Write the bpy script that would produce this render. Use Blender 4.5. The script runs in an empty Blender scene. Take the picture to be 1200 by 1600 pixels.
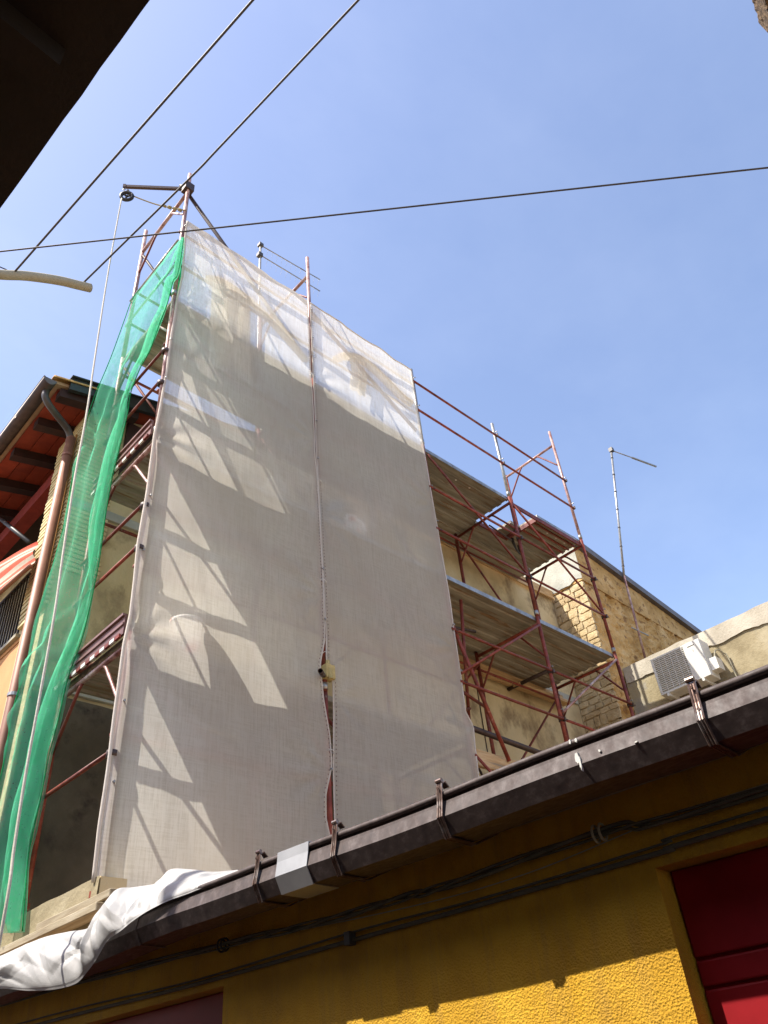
import bpy, bmesh, math, random
from mathutils import Vector, Matrix, noise
random.seed(7)
scene = bpy.context.scene

# ---------------------------------------------------------------- camera
RGT = Vector((0.73082829, -0.67743307, -0.08351316))
DWN = Vector((0.37179132, 0.49770009, -0.78362353))
FWD = Vector((0.572417, 0.54164477, 0.61559704))
CAM = Vector((0, 0, 1.6))
cam_d = bpy.data.cameras.new('camera')
cam = bpy.data.objects.new('camera', cam_d)
scene.collection.objects.link(cam)
m = Matrix((RGT, -DWN, -FWD)).transposed().to_4x4()
m.translation = CAM
cam.matrix_world = m
cam_d.sensor_fit = 'HORIZONTAL'
cam_d.sensor_width = 36
cam_d.lens = 36 * 1231 / 1200
cam_d.clip_start = 0.05
cam_d.clip_end = 3000
scene.camera = cam

# ---------------------------------------------------------------- light
SUN = Vector((-1.03, 0.435, 1.57)).normalized()          # towards the sun
world = bpy.data.worlds.new('World')
scene.world = world
world.use_nodes = True
wn = world.node_tree
bg = wn.nodes['Background']
sky = wn.nodes.new('ShaderNodeTexSky')
sky.sky_type = 'NISHITA'
sky.sun_disc = False
sky.sun_elevation = math.asin(SUN.z)
sky.sun_rotation = math.atan2(SUN.x, SUN.y)
sky.altitude = 0
sky.air_density = 1.0
sky.dust_density = 1.1
sky.ozone_density = 4.0
tint = wn.nodes.new('ShaderNodeMix'); tint.data_type = 'RGBA'; tint.blend_type = 'MULTIPLY'
tint.inputs[0].default_value = 1.0
tint.inputs[7].default_value = (1.24, 1.03, 0.93, 1)      # warm colour grade multiplied over the sky
wn.links.new(sky.outputs[0], tint.inputs[6])
htc = wn.nodes.new('ShaderNodeTexCoord')
hz = wn.nodes.new('ShaderNodeTexNoise'); hz.inputs['Scale'].default_value = 2.2; hz.inputs['Detail'].default_value = 5; hz.inputs['Roughness'].default_value = 0.6
hm = wn.nodes.new('ShaderNodeMapping'); hm.inputs['Scale'].default_value = (1, 1.6, 2.6); hm.inputs['Rotation'].default_value = (0.3, 0.5, 0.4)
wn.links.new(htc.outputs['Generated'], hm.inputs[0]); wn.links.new(hm.outputs[0], hz.inputs['Vector'])
hr = wn.nodes.new('ShaderNodeValToRGB'); hr.color_ramp.elements[0].position = 0.42; hr.color_ramp.elements[0].color = (0.96, 0.97, 0.98, 1)
hr.color_ramp.elements[1].position = 0.75; hr.color_ramp.elements[1].color = (1.13, 1.09, 1.04, 1)
wn.links.new(hz.outputs['Fac'], hr.inputs[0])
veil = wn.nodes.new('ShaderNodeMix'); veil.data_type = 'RGBA'; veil.blend_type = 'MULTIPLY'; veil.inputs[0].default_value = 1.0
wn.links.new(tint.outputs[2], veil.inputs[6]); wn.links.new(hr.outputs[0], veil.inputs[7])
wn.links.new(veil.outputs[2], bg.inputs[0])                # faint thin haze streaks
bg.inputs[1].default_value = 0.15
sun_d = bpy.data.lights.new('sun', 'SUN')
sun_d.energy = 4.0
sun_d.angle = math.radians(0.5)
sun_d.color = (1.0, 0.94, 0.85)
sun = bpy.data.objects.new('sun', sun_d)
scene.collection.objects.link(sun)
sun.rotation_euler = SUN.to_track_quat('Z', 'Y').to_euler()
scene.view_settings.view_transform = 'Standard'
scene.view_settings.look = 'None'
scene.view_settings.gamma = 1
scene.view_settings.use_curve_mapping = False
scene.view_settings.exposure = 1.25

# ---------------------------------------------------------------- helpers
def ray(px, py):
    return RGT * (px - 600) + DWN * (py - 800) + FWD * 1231
def onX(px, py, X): r = ray(px, py); return CAM + r * (X / r.x)
def onY(px, py, Y): r = ray(px, py); return CAM + r * (Y / r.y)
def onZ(px, py, z): r = ray(px, py); return CAM + r * ((z - 1.6) / r.z)
CV = Vector((-0.0642, 0.9979, 0)); NV = Vector((0.9979, 0.0642, 0))
def W(c, n, z): return CV * c + NV * n + Vector((0, 0, z))
def onN(px, py, n): r = ray(px, py); P = CAM + r * (n / r.dot(NV)); return P

def tag(o, label=None, cat=None, group=None, kind=None):
    if label: o['label'] = label
    if cat: o['category'] = cat
    if group: o['group'] = group
    if kind: o['kind'] = kind
    return o
def empty(name, loc, label, cat, group=None):
    o = bpy.data.objects.new(name, None)
    scene.collection.objects.link(o)
    o.location = loc
    o.empty_display_size = 0.2
    return tag(o, label, cat, group)
ROOTLOC = {}
def obj(name, data, mat, parent=None, smooth=False):
    vs, fs = data
    me = bpy.data.meshes.new(name)
    me.from_pydata([tuple(v) for v in vs], [], fs)
    me.update()
    if smooth:
        me.polygons.foreach_set('use_smooth', [True] * len(me.polygons))
    if isinstance(mat, (list, tuple)):
        for q in mat: me.materials.append(q)
    else:
        me.materials.append(mat)
    o = bpy.data.objects.new(name, me)
    scene.collection.objects.link(o)
    if parent is not None:
        o.parent = parent
        loc = Vector((0, 0, 0)); p = parent
        while p is not None:
            loc += p.location; p = p.parent
        for v in me.vertices: v.co -= loc
    return o
def join(*ds):
    vs, fs = [], []
    for v, f in ds:
        n = len(vs); vs += list(v); fs += [tuple(i + n for i in q) for q in f]
    return vs, fs
def box(x0, x1, y0, y1, z0, z1):
    vs = [Vector(p) for p in ((x0,y0,z0),(x1,y0,z0),(x1,y1,z0),(x0,y1,z0),(x0,y0,z1),(x1,y0,z1),(x1,y1,z1),(x0,y1,z1))]
    return vs, [(3,2,1,0),(4,5,6,7),(0,1,5,4),(1,2,6,5),(2,3,7,6),(3,0,4,7)]
def boxN(c0, c1, n0, n1, z0, z1):
    vs, fs = box(n0, n1, c0, c1, z0, z1)
    return [W(v.y, v.x, v.z) for v in vs], fs
def prism(poly, ext):            # poly: list of Vectors (closed outline), ext: Vector
    n = len(poly)
    vs = [Vector(p) for p in poly] + [Vector(p) + ext for p in poly]
    fs = [tuple(range(n))[::-1], tuple(range(n, 2 * n))]
    for i in range(n): fs.append((i, (i + 1) % n, n + (i + 1) % n, n + i))
    return vs, fs
def tube(pts, r, seg=10, cap=True):
    pts = [Vector(p) for p in pts]
    vs, fs = [], []
    n = len(pts)
    prev = None
    for i, p in enumerate(pts):
        d = (pts[min(i + 1, n - 1)] - pts[max(i - 1, 0)]).normalized()
        if prev is None:
            a = d.orthogonal().normalized()
        else:
            a = (prev - d * prev.dot(d)).normalized()
        prev = a
        b = d.cross(a)
        rr = r[i] if isinstance(r, (list, tuple)) else r
        for k in range(seg):
            t = 2 * math.pi * k / seg
            vs.append(p + (a * math.cos(t) + b * math.sin(t)) * rr)
    for i in range(n - 1):
        for k in range(seg):
            k2 = (k + 1) % seg
            fs.append((i * seg + k, i * seg + k2, (i + 1) * seg + k2, (i + 1) * seg + k))
    if cap:
        fs.append(tuple(range(seg))[::-1]); fs.append(tuple((n - 1) * seg + k for k in range(seg)))
    return vs, fs
def hollow(a, b, r, seg=12, wall=0.004):
    a = Vector(a); b = Vector(b); d = (b - a).normalized()
    u = d.orthogonal().normalized(); w = d.cross(u)
    vs = []
    for p, rr in ((a, r), (b, r), (b, r - wall), (b - d * 0.12, r - wall)):
        for k in range(seg):
            t = 2 * math.pi * k / seg
            vs.append(p + (u * math.cos(t) + w * math.sin(t)) * rr)
    fs = []
    for i in range(3):
        for k in range(seg):
            k2 = (k + 1) % seg
            fs.append((i * seg + k, i * seg + k2, (i + 1) * seg + k2, (i + 1) * seg + k))
    fs.append(tuple(3 * seg + k for k in range(seg))); fs.append(tuple(range(seg))[::-1])
    return vs, fs
def grid(fn, nu, nv):
    vs = [fn(i / nu, j / nv) for j in range(nv + 1) for i in range(nu + 1)]
    fs = [(j * (nu + 1) + i, j * (nu + 1) + i + 1, (j + 1) * (nu + 1) + i + 1, (j + 1) * (nu + 1) + i) for j in range(nv) for i in range(nu)]
    return vs, fs
def lathe(c, prof, seg=20, axis='Z'):
    vs, fs = [], []
    for r, h in prof:
        for k in range(seg):
            t = 2 * math.pi * k / seg
            vs.append(Vector(c) + Vector((r * math.cos(t), r * math.sin(t), h)))
    for i in range(len(prof) - 1):
        for k in range(seg):
            k2 = (k + 1) % seg
            fs.append((i * seg + k, i * seg + k2, (i + 1) * seg + k2, (i + 1) * seg + k))
    return vs, fs
def lerp_tab(tab, t):            # tab sorted by key
    if t <= tab[0][0]: return tab[0][1]
    for (a, va), (b, vb) in zip(tab, tab[1:]):
        if t <= b: return va + (vb - va) * (t - a) / (b - a)
    return tab[-1][1]
def bevel(o, w=0.004, seg=1):
    md = o.modifiers.new('bevel', 'BEVEL'); md.width = w; md.segments = seg; md.limit_method = 'ANGLE'
    return o

# ---------------------------------------------------------------- materials
def new_mat(name):
    mt = bpy.data.materials.new(name); mt.use_nodes = True
    nt = mt.node_tree; nt.nodes.clear()
    out = nt.nodes.new('ShaderNodeOutputMaterial')
    return mt, nt, out
def node(nt, t, **kw):
    n = nt.nodes.new(t)
    for k, v in kw.items():
        if k.startswith('i_'):
            n.inputs[k[2:].replace('_', ' ')].default_value = v
        else: setattr(n, k, v)
    return n
def coords(nt, scale=(1, 1, 1), rot=(0, 0, 0)):
    tc = nt.nodes.new('ShaderNodeNewGeometry')
    mp = nt.nodes.new('ShaderNodeMapping')
    mp.inputs['Scale'].default_value = scale; mp.inputs['Rotation'].default_value = rot
    nt.links.new(tc.outputs['Position'], mp.inputs['Vector'])
    return mp.outputs[0]
def nz(nt, vec, scale, detail=4, rough=0.6):
    n = node(nt, 'ShaderNodeTexNoise'); n.inputs['Scale'].default_value = scale
    n.inputs['Detail'].default_value = detail; n.inputs['Roughness'].default_value = rough
    nt.links.new(vec, n.inputs['Vector']); return n.outputs['Fac']
def ramp(nt, fac, stops):
    r = nt.nodes.new('ShaderNodeValToRGB')
    while len(r.color_ramp.elements) < len(stops): r.color_ramp.elements.new(0.5)
    for e, (p, c) in zip(r.color_ramp.elements, stops):
        e.position = p; e.color = (*c, 1) if len(c) == 3 else c
    nt.links.new(fac, r.inputs[0]); return r.outputs[0]
def mixc(nt, fac, a, b, mode='MIX'):
    mx = nt.nodes.new('ShaderNodeMix'); mx.data_type = 'RGBA'; mx.blend_type = mode
    if isinstance(fac, (int, float)): mx.inputs[0].default_value = fac
    else: nt.links.new(fac, mx.inputs[0])
    for s, v in ((6, a), (7, b)):
        if isinstance(v, tuple): mx.inputs[s].default_value = (*v, 1)
        else: nt.links.new(v, mx.inputs[s])
    return mx.outputs[2]
def bump(nt, h, strength, dist):
    b = nt.nodes.new('ShaderNodeBump'); b.inputs['Strength'].default_value = strength; b.inputs['Distance'].default_value = dist
    nt.links.new(h, b.inputs['Height']); return b.outputs[0]
def surf(name, stops, scale=3, rough=0.8, metal=0.0, bscale=40, bstr=0.3, bdist=0.01, stain=None, vscale=(1, 1, 1), spec=0.5, island=0.0, detail=6):
    mt, nt, out = new_mat(name)
    p = nt.nodes.new('ShaderNodeBsdfPrincipled'); nt.links.new(p.outputs[0], out.inputs[0])
    v = coords(nt, vscale)
    col = ramp(nt, nz(nt, v, scale, detail), stops)
    if stain:
        sc, lo, hi, c = stain
        f = ramp(nt, nz(nt, v, sc, 5, 0.65), [(lo, (0, 0, 0)), (hi, (1, 1, 1))])
        col = mixc(nt, f, col, c)
    if island:
        oi = nt.nodes.new('ShaderNodeObjectInfo')
        f = ramp(nt, oi.outputs['Random'], [(0, (1 - island,) * 3), (1, (1 + island,) * 3)])
        col = mixc(nt, 1.0, col, f, 'MULTIPLY')
    nt.links.new(col, p.inputs['Base Color'])
    p.inputs['Roughness'].default_value = rough; p.inputs['Metallic'].default_value = metal
    p.inputs['Specular IOR Level'].default_value = spec
    if bstr: nt.links.new(bump(nt, nz(nt, v, bscale, 5), bstr, bdist), p.inputs['Normal'])
    return mt
M = {}
M['tube'] = surf('rusty_red_tube', [(0.3, (0.075, 0.015, 0.009)), (0.5, (0.18, 0.032, 0.018)), (0.7, (0.25, 0.06, 0.035))], 9, 0.5, 0.0, 90, 0.25, 0.003, stain=(22, 0.6, 0.75, (0.30, 0.19, 0.14)), island=0.25, spec=0.3)
M['tube_pale'] = surf('worn_pink_tube', [(0.3, (0.17, 0.06, 0.045)), (0.5, (0.33, 0.19, 0.16)), (0.7, (0.46, 0.36, 0.32))], 6, 0.42, 0.2, 90, 0.25, 0.003, stain=(14, 0.5, 0.7, (0.13, 0.05, 0.04)))
M['galv'] = surf('galvanised_steel', [(0.3, (0.22, 0.22, 0.21)), (0.7, (0.42, 0.41, 0.39))], 12, 0.42, 0.75, 60, 0.2, 0.003, stain=(8, 0.55, 0.75, (0.16, 0.11, 0.08)))
M['deck'] = surf('dirty_steel_deck', [(0.3, (0.17, 0.15, 0.11)), (0.55, (0.30, 0.275, 0.21)), (0.75, (0.42, 0.39, 0.31))], 3.5, 0.7, 0.1, 50, 0.3, 0.004, stain=(5, 0.52, 0.66, (0.20, 0.115, 0.05)), vscale=(0.35, 3, 1), island=0.18)
M['brownsteel'] = surf('dark_brown_steel', [(0.3, (0.035, 0.022, 0.018)), (0.7, (0.075, 0.045, 0.035))], 15, 0.5, 0.3, 60, 0.2, 0.003)
M['toe'] = surf('pink_brown_toeboard', [(0.3, (0.12, 0.05, 0.04)), (0.7, (0.24, 0.13, 0.11))], 6, 0.45, 0.2, 60, 0.2, 0.003)
M['wood'] = surf('old_formwork_timber', [(0.3, (0.30, 0.17, 0.07)), (0.5, (0.46, 0.30, 0.14)), (0.7, (0.58, 0.42, 0.24))], 6, 0.8, 0, 40, 0.4, 0.004, stain=(4, 0.58, 0.7, (0.22, 0.17, 0.11)), vscale=(0.5, 6, 6), island=0.15)
M['wood_y'] = surf('old_formwork_timber_across', [(0.3, (0.19, 0.145, 0.085)), (0.5, (0.28, 0.23, 0.145)), (0.7, (0.36, 0.31, 0.22))], 6, 0.8, 0, 40, 0.4, 0.004, stain=(4, 0.55, 0.7, (0.25, 0.21, 0.15)), vscale=(6, 0.5, 6), island=0.12)
M['concrete'] = surf('stained_concrete_wall', [(0.3, (0.36, 0.275, 0.14)), (0.5, (0.55, 0.44, 0.24)), (0.7, (0.64, 0.54, 0.33))], 1.3, 0.9, 0, 25, 0.5, 0.015, stain=(2.3, 0.52, 0.66, (0.26, 0.19, 0.10)), vscale=(1, 1, 0.7))
M['plaster'] = surf('weathered_sand_plaster', [(0.3, (0.17, 0.135, 0.07)), (0.5, (0.27, 0.225, 0.13)), (0.7, (0.35, 0.305, 0.20))], 1.8, 0.9, 0, 22, 0.5, 0.02, stain=(1.2, 0.55, 0.62, (0.25, 0.23, 0.18)))
M['plastertop'] = surf('pale_cement_cap', [(0.3, (0.30, 0.265, 0.20)), (0.7, (0.46, 0.42, 0.335))], 3, 0.9, 0, 30, 0.5, 0.015)
M['greyplaster'] = surf('grey_cement_render', [(0.3, (0.27, 0.27, 0.22)), (0.7, (0.42, 0.41, 0.34))], 2.5, 0.9, 0, 30, 0.5, 0.015)
M['stone'] = surf('yellow_sandstone', [(0.3, (0.34, 0.24, 0.11)), (0.5, (0.46, 0.35, 0.19)), (0.7, (0.54, 0.44, 0.27))], 5, 0.95, 0, 30, 0.8, 0.02, stain=(9, 0.6, 0.7, (0.22, 0.15, 0.08)), island=0.14)
M['cornerstone'] = surf('brown_corner_stone', [(0.3, (0.05, 0.03, 0.012)), (0.7, (0.16, 0.10, 0.045))], 30, 0.95, 0, 60, 0.8, 0.02)
M['tanrough'] = surf('ochre_rough_wall', [(0.3, (0.36, 0.20, 0.055)), (0.5, (0.52, 0.31, 0.105)), (0.7, (0.64, 0.43, 0.19))], 3.2, 0.95, 0, 26, 0.7, 0.02, stain=(7, 0.56, 0.64, (0.24, 0.125, 0.04)))
M['flash'] = surf('grey_brown_flashing', [(0.3, (0.10, 0.085, 0.08)), (0.7, (0.17, 0.145, 0.135))], 4, 0.5, 0.3, 20, 0.1, 0.003)
M['darkflash'] = surf('dark_slate_flashing', [(0.3, (0.022, 0.024, 0.026)), (0.7, (0.045, 0.048, 0.05))], 4, 0.45, 0.3, 20, 0.1, 0.003)
M['asphalt'] = surf('street_asphalt', [(0.3, (0.045, 0.043, 0.04)), (0.7, (0.075, 0.07, 0.065))], 2, 0.9, 0, 150, 0.5, 0.01)
M['paving'] = surf('stone_paving', [(0.3, (0.10, 0.085, 0.07)), (0.7, (0.15, 0.13, 0.105))], 2, 0.85, 0, 60, 0.4, 0.01)
M['roofdark'] = surf('terracotta_roof', [(0.3, (0.33, 0.22, 0.13)), (0.7, (0.47, 0.34, 0.21))], 5, 0.85, 0, 30, 0.5, 0.01)
M['red_board'] = surf('red_eaves_board', [(0.3, (0.20, 0.024, 0.008)), (0.7, (0.33, 0.05, 0.018))], 7, 0.8, 0, 30, 0.3, 0.005, island=0.2)
M['rafter'] = surf('dark_rafter', [(0.3, (0.018, 0.007, 0.005)), (0.7, (0.045, 0.014, 0.010))], 8, 0.8, 0, 30, 0.3, 0.005)
M['redbeam'] = surf('red_painted_beam', [(0.3, (0.13, 0.015, 0.01)), (0.7, (0.20, 0.025, 0.016))], 8, 0.8, 0, 30, 0.3, 0.005, spec=0.2)
M['cream'] = surf('cream_house_plaster', [(0.3, (0.48, 0.39, 0.19)), (0.7, (0.60, 0.51, 0.28))], 4, 0.85, 0, 60, 0.4, 0.006)
M['orange'] = surf('orange_house_plaster', [(0.3, (0.42, 0.20, 0.07)), (0.7, (0.50, 0.26, 0.10))], 3, 0.85, 0, 60, 0.4, 0.006)
M['pipe'] = surf('copper_brown_pipe', [(0.3, (0.17, 0.065, 0.033)), (0.7, (0.27, 0.115, 0.062))], 3, 0.55, 0.1, 20, 0.1, 0.002)
M['greypipe'] = surf('dark_grey_pipe', [(0.3, (0.04, 0.034, 0.03)), (0.7, (0.075, 0.065, 0.058))], 5, 0.4, 0.2, 20, 0.1, 0.002)
M['orangepipe'] = surf('orange_pipe', [(0.3, (0.42, 0.17, 0.04)), (0.7, (0.52, 0.24, 0.07))], 5, 0.5, 0, 20, 0.1, 0.002)
M['black'] = surf('black_iron', [(0.3, (0.012, 0.011, 0.010)), (0.7, (0.03, 0.027, 0.024))], 8, 0.5, 0.3, 40, 0.2, 0.002)
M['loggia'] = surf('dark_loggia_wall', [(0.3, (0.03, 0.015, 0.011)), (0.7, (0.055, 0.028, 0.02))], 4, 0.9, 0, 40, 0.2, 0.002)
M['awnred'] = surf('awning_red_stripe', [(0.3, (0.46, 0.05, 0.015)), (0.7, (0.56, 0.08, 0.025))], 20, 0.85, 0, 200, 0.2, 0.002)
M['awnwhite'] = surf('awning_pale_stripe', [(0.3, (0.34, 0.28, 0.20)), (0.7, (0.42, 0.37, 0.28))], 20, 0.85, 0, 200, 0.2, 0.002)
M['rope'] = surf('dusty_rope', [(0.3, (0.42, 0.38, 0.30)), (0.7, (0.58, 0.54, 0.46))], 60, 0.9, 0, 200, 0.5, 0.003)
M['oldrope'] = surf('old_yellow_rope', [(0.3, (0.20, 0.16, 0.07)), (0.7, (0.38, 0.32, 0.16))], 60, 0.9, 0, 200, 0.5, 0.003)
M['cable'] = surf('black_cable', [(0.3, (0.02, 0.018, 0.018)), (0.7, (0.045, 0.04, 0.038))], 30, 0.6, 0, 100, 0.2, 0.002)
M['greencable'] = surf('grey_green_cable', [(0.3, (0.075, 0.072, 0.05)), (0.7, (0.12, 0.112, 0.08))], 10, 0.95, 0, 100, 0.2, 0.002)
M['arm'] = surf('cream_arm', [(0.3, (0.27, 0.245, 0.16)), (0.7, (0.35, 0.32, 0.22))], 10, 0.6, 0, 60, 0.1, 0.002)
M['bracket'] = surf('weathered_bracket', [(0.3, (0.13, 0.07, 0.05)), (0.55, (0.17, 0.12, 0.10)), (0.75, (0.34, 0.31, 0.29))], 25, 0.32, 0.6, 60, 0.2, 0.002)
M['silver'] = surf('bare_zinc_sheet', [(0.3, (0.28, 0.285, 0.29)), (0.7, (0.38, 0.385, 0.39))], 6, 0.5, 0.35, 60, 0.1, 0.002)
M['white'] = surf('white_enamel', [(0.3, (0.50, 0.49, 0.44)), (0.7, (0.62, 0.61, 0.56))], 3, 0.4, 0, 40, 0.1, 0.002, stain=(6, 0.62, 0.75, (0.45, 0.42, 0.36)))
M['acdark'] = surf('ac_grille_inside', [(0.3, (0.36, 0.34, 0.28)), (0.7, (0.46, 0.43, 0.36))], 8, 0.7, 0, 40, 0.1, 0.002)
M['nearwall'] = surf('brown_near_plaster', [(0.3, (0.09, 0.06, 0.04)), (0.7, (0.13, 0.09, 0.06))], 3, 0.9, 0, 60, 0.4, 0.006)
M['darkwall'] = surf('shade_toned_wall', [(0.3, (0.05, 0.04, 0.024)), (0.5, (0.085, 0.07, 0.045)), (0.7, (0.13, 0.11, 0.075))], 1.6, 0.9, 0, 25, 0.6, 0.015, stain=(2.3, 0.55, 0.66, (0.04, 0.03, 0.02)))  # wall colour darkened to carry the shade behind the scaffold
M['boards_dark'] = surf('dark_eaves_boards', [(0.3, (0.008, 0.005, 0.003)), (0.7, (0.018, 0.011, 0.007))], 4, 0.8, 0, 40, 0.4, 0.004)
M['bucketwhite'] = surf('white_bucket_plastic', [(0.3, (0.70, 0.68, 0.62)), (0.7, (0.80, 0.78, 0.72))], 6, 0.5, 0, 30, 0.05, 0.002, stain=(7, 0.55, 0.62, (0.62, 0.16, 0.08)))
M['bucketgrey'] = surf('grey_bucket_plastic', [(0.3, (0.16, 0.17, 0.18)), (0.7, (0.24, 0.25, 0.26))], 6, 0.5, 0, 30, 0.05, 0.002)
M['insul'] = surf('yellow_rag', [(0.3, (0.30, 0.23, 0.08)), (0.7, (0.46, 0.37, 0.16))], 18, 0.9, 0, 60, 0.5, 0.006)

def gutter_mat():
    mt, nt, out = new_mat('brown_painted_gutter')
    p = nt.nodes.new('ShaderNodeBsdfPrincipled'); nt.links.new(p.outputs[0], out.inputs[0])
    v = coords(nt, (60, 22, 2.0)); v2 = coords(nt)
    streak = ramp(nt, nz(nt, v, 1.0, 5, 0.7), [(0.33, (0.040, 0.027, 0.024)), (0.52, (0.062, 0.043, 0.038)), (0.72, (0.12, 0.095, 0.088))])
    blot = ramp(nt, nz(nt, v2, 9, 5), [(0.55, (0, 0, 0)), (0.75, (0.6, 0.6, 0.6))])
    nt.links.new(mixc(nt, blot, streak, (0.04, 0.026, 0.02)), p.inputs['Base Color'])
    rr = ramp(nt, nz(nt, v, 1.3, 4), [(0.3, (0.55,) * 3), (0.7, (0.75,) * 3)])
    nt.links.new(rr, p.inputs['Roughness'])
    p.inputs['Metallic'].default_value = 0.0; p.inputs['Specular IOR Level'].default_value = 0.4
    nt.links.new(bump(nt, nz(nt, v2, 6, 3), 0.25, 0.01), p.inputs['Normal'])
    return mt
M['gutter'] = gutter_mat()

def stucco_mat():
    mt, nt, out = new_mat('yellow_grained_stucco')
    p = nt.nodes.new('ShaderNodeBsdfPrincipled'); nt.links.new(p.outputs[0], out.inputs[0])
    v = coords(nt)
    col = ramp(nt, nz(nt, v, 5, 6), [(0.3, (0.42, 0.22, 0.005)), (0.5, (0.52, 0.28, 0.008)), (0.7, (0.58, 0.33, 0.016))])
    grime = ramp(nt, nz(nt, v, 1.6, 5), [(0.5, (0, 0, 0)), (0.75, (0.35, 0.35, 0.35))])
    col = mixc(nt, grime, col, (0.42, 0.235, 0.03))
    vs_ = coords(nt, (14, 14, 0.9))
    runs = ramp(nt, nz(nt, vs_, 1.0, 4, 0.7), [(0.52, (0, 0, 0)), (0.72, (0.55, 0.55, 0.55))])
    col = mixc(nt, runs, col, (0.34, 0.19, 0.03))
    nt.links.new(col, p.inputs['Base Color'])
    p.inputs['Roughness'].default_value = 0.9
    vo = nt.nodes.new('ShaderNodeTexVoronoi'); vo.inputs['Scale'].default_value = 135; nt.links.new(v, vo.inputs['Vector'])
    n2 = nz(nt, v, 240, 3, 0.6)
    ad = nt.nodes.new('ShaderNodeMath'); ad.operation = 'ADD'
    nt.links.new(vo.outputs['Distance'], ad.inputs[0]); nt.links.new(n2, ad.inputs[1])
    nt.links.new(bump(nt, ad.outputs[0], 0.65, 0.006), p.inputs['Normal'])
    return mt
M['stucco'] = stucco_mat()

def door_mat():
    return surf('red_painted_door', [(0.3, (0.20, 0.004, 0.007)), (0.7, (0.27, 0.008, 0.012))], 5, 0.55, 0, 20, 0.08, 0.002, spec=0.2)
M['door'] = door_mat()

def fabric(name, c1, c2, transp, trans_mix, wscale, streak, dark=None, gloss=0.0):
    """woven net: see-through holes + cloth that scatters and lets light through"""
    mt, nt, out = new_mat(name)
    v = coords(nt, wscale); v2 = coords(nt)
    f1 = nz(nt, v, 1.0, 5, 0.8)
    f2 = nz(nt, coords(nt, (wscale[2] * 1.2, wscale[2] * 1.2, wscale[0] * 0.8)), 1.0, 4, 0.8)
    ad = nt.nodes.new('ShaderNodeMath'); ad.operation = 'MULTIPLY_ADD'; ad.inputs[1].default_value = 0.62
    nt.links.new(f1, ad.inputs[0])
    sc2 = nt.nodes.new('ShaderNodeMath'); sc2.operation = 'MULTIPLY'; sc2.inputs[1].default_value = 0.38; nt.links.new(f2, sc2.inputs[0])
    nt.links.new(sc2.outputs[0], ad.inputs[2])
    f = ad.outputs[0]
    col = ramp(nt, f, [(0.42, c1), (0.57, c2)])
    big = ramp(nt, nz(nt, v2, 1.1, 5), [(0.42, (0, 0, 0)), (0.72, (0.5, 0.5, 0.5))])
    col = mixc(nt, big, col, dark or c1)
    di = nt.nodes.new('ShaderNodeBsdfDiffuse'); tr = nt.nodes.new('ShaderNodeBsdfTranslucent'); tp = nt.nodes.new('ShaderNodeBsdfTransparent')
    nt.links.new(col, di.inputs[0]); nt.links.new(col, tr.inputs[0])
    bn = bump(nt, nz(nt, v, 1.4, 3), 0.25, 0.004)
    nt.links.new(bn, di.inputs[1]); nt.links.new(bn, tr.inputs[1])
    m1 = nt.nodes.new('ShaderNodeMixShader'); m1.inputs[0].default_value = trans_mix
    nt.links.new(di.outputs[0], m1.inputs[1]); nt.links.new(tr.outputs[0], m1.inputs[2])
    m2 = nt.nodes.new('ShaderNodeMixShader')
    nt.links.new(m1.outputs[0], m2.inputs[1]); nt.links.new(tp.outputs[0], m2.inputs[2])
    fr = ramp(nt, f, [(0.38, (max(0, transp - streak),) * 3), (0.62, (transp + streak,) * 3)])
    nt.links.new(fr, m2.inputs[0])
    nt.links.new(m2.outputs[0], out.inputs[0])
    return mt
M['mesh'] = fabric('white_debris_mesh', (0.64, 0.605, 0.52), (0.97, 0.935, 0.84), 0.23, 0.62, (90, 90, 3.5), 0.14, (0.68, 0.61, 0.50))
M['hem'] = fabric('mesh_hem', (0.62, 0.56, 0.49), (0.72, 0.67, 0.60), 0.03, 0.35, (70, 70, 30), 0.02)
M['tarpfold'] = fabric('folded_mesh_cloth', (0.62, 0.54, 0.42), (0.74, 0.66, 0.54), 0.06, 0.5, (50, 50, 9), 0.03)
M['green'] = fabric('green_shade_net', (0.13, 0.64, 0.36), (0.26, 0.84, 0.56), 0.50, 0.60, (40, 40, 12), 0.14, (0.08, 0.56, 0.29))
M['greenhem'] = fabric('green_net_hem', (0.015, 0.32, 0.11), (0.05, 0.46, 0.19), 0.05, 0.5, (40, 40, 20), 0.03)

def plastic_sheet():
    mt, nt, out = new_mat('white_plastic_sheet')
    v = coords(nt)
    col = ramp(nt, nz(nt, v, 3, 5), [(0.3, (0.44, 0.435, 0.42)), (0.7, (0.56, 0.555, 0.54))])
    p = nt.nodes.new('ShaderNodeBsdfPrincipled'); nt.links.new(col, p.inputs['Base Color']); p.inputs['Roughness'].default_value = 0.55
    nt.links.new(bump(nt, nz(nt, v, 30, 5), 0.3, 0.006), p.inputs['Normal'])
    tr = nt.nodes.new('ShaderNodeBsdfTranslucent'); nt.links.new(col, tr.inputs[0])
    mx = nt.nodes.new('ShaderNodeMixShader'); mx.inputs[0].default_value = 0.30
    nt.links.new(p.outputs[0], mx.inputs[1]); nt.links.new(tr.outputs[0], mx.inputs[2]); nt.links.new(mx.outputs[0], out.inputs[0])
    return mt
M['sheet'] = plastic_sheet()

# ================================================================ GROUND
tag(obj('ground', ([Vector((-400, -400, -0.01)), Vector((400, -400, -0.01)), Vector((400, 400, -0.01)), Vector((-400, 400, -0.01))], [(0, 1, 2, 3)]), M['paving']), kind='structure')
tag(obj('road', boxN(-30, 60, -0.2, 2.3, -0.005, 0.004), M['asphalt']), kind='structure')

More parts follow.
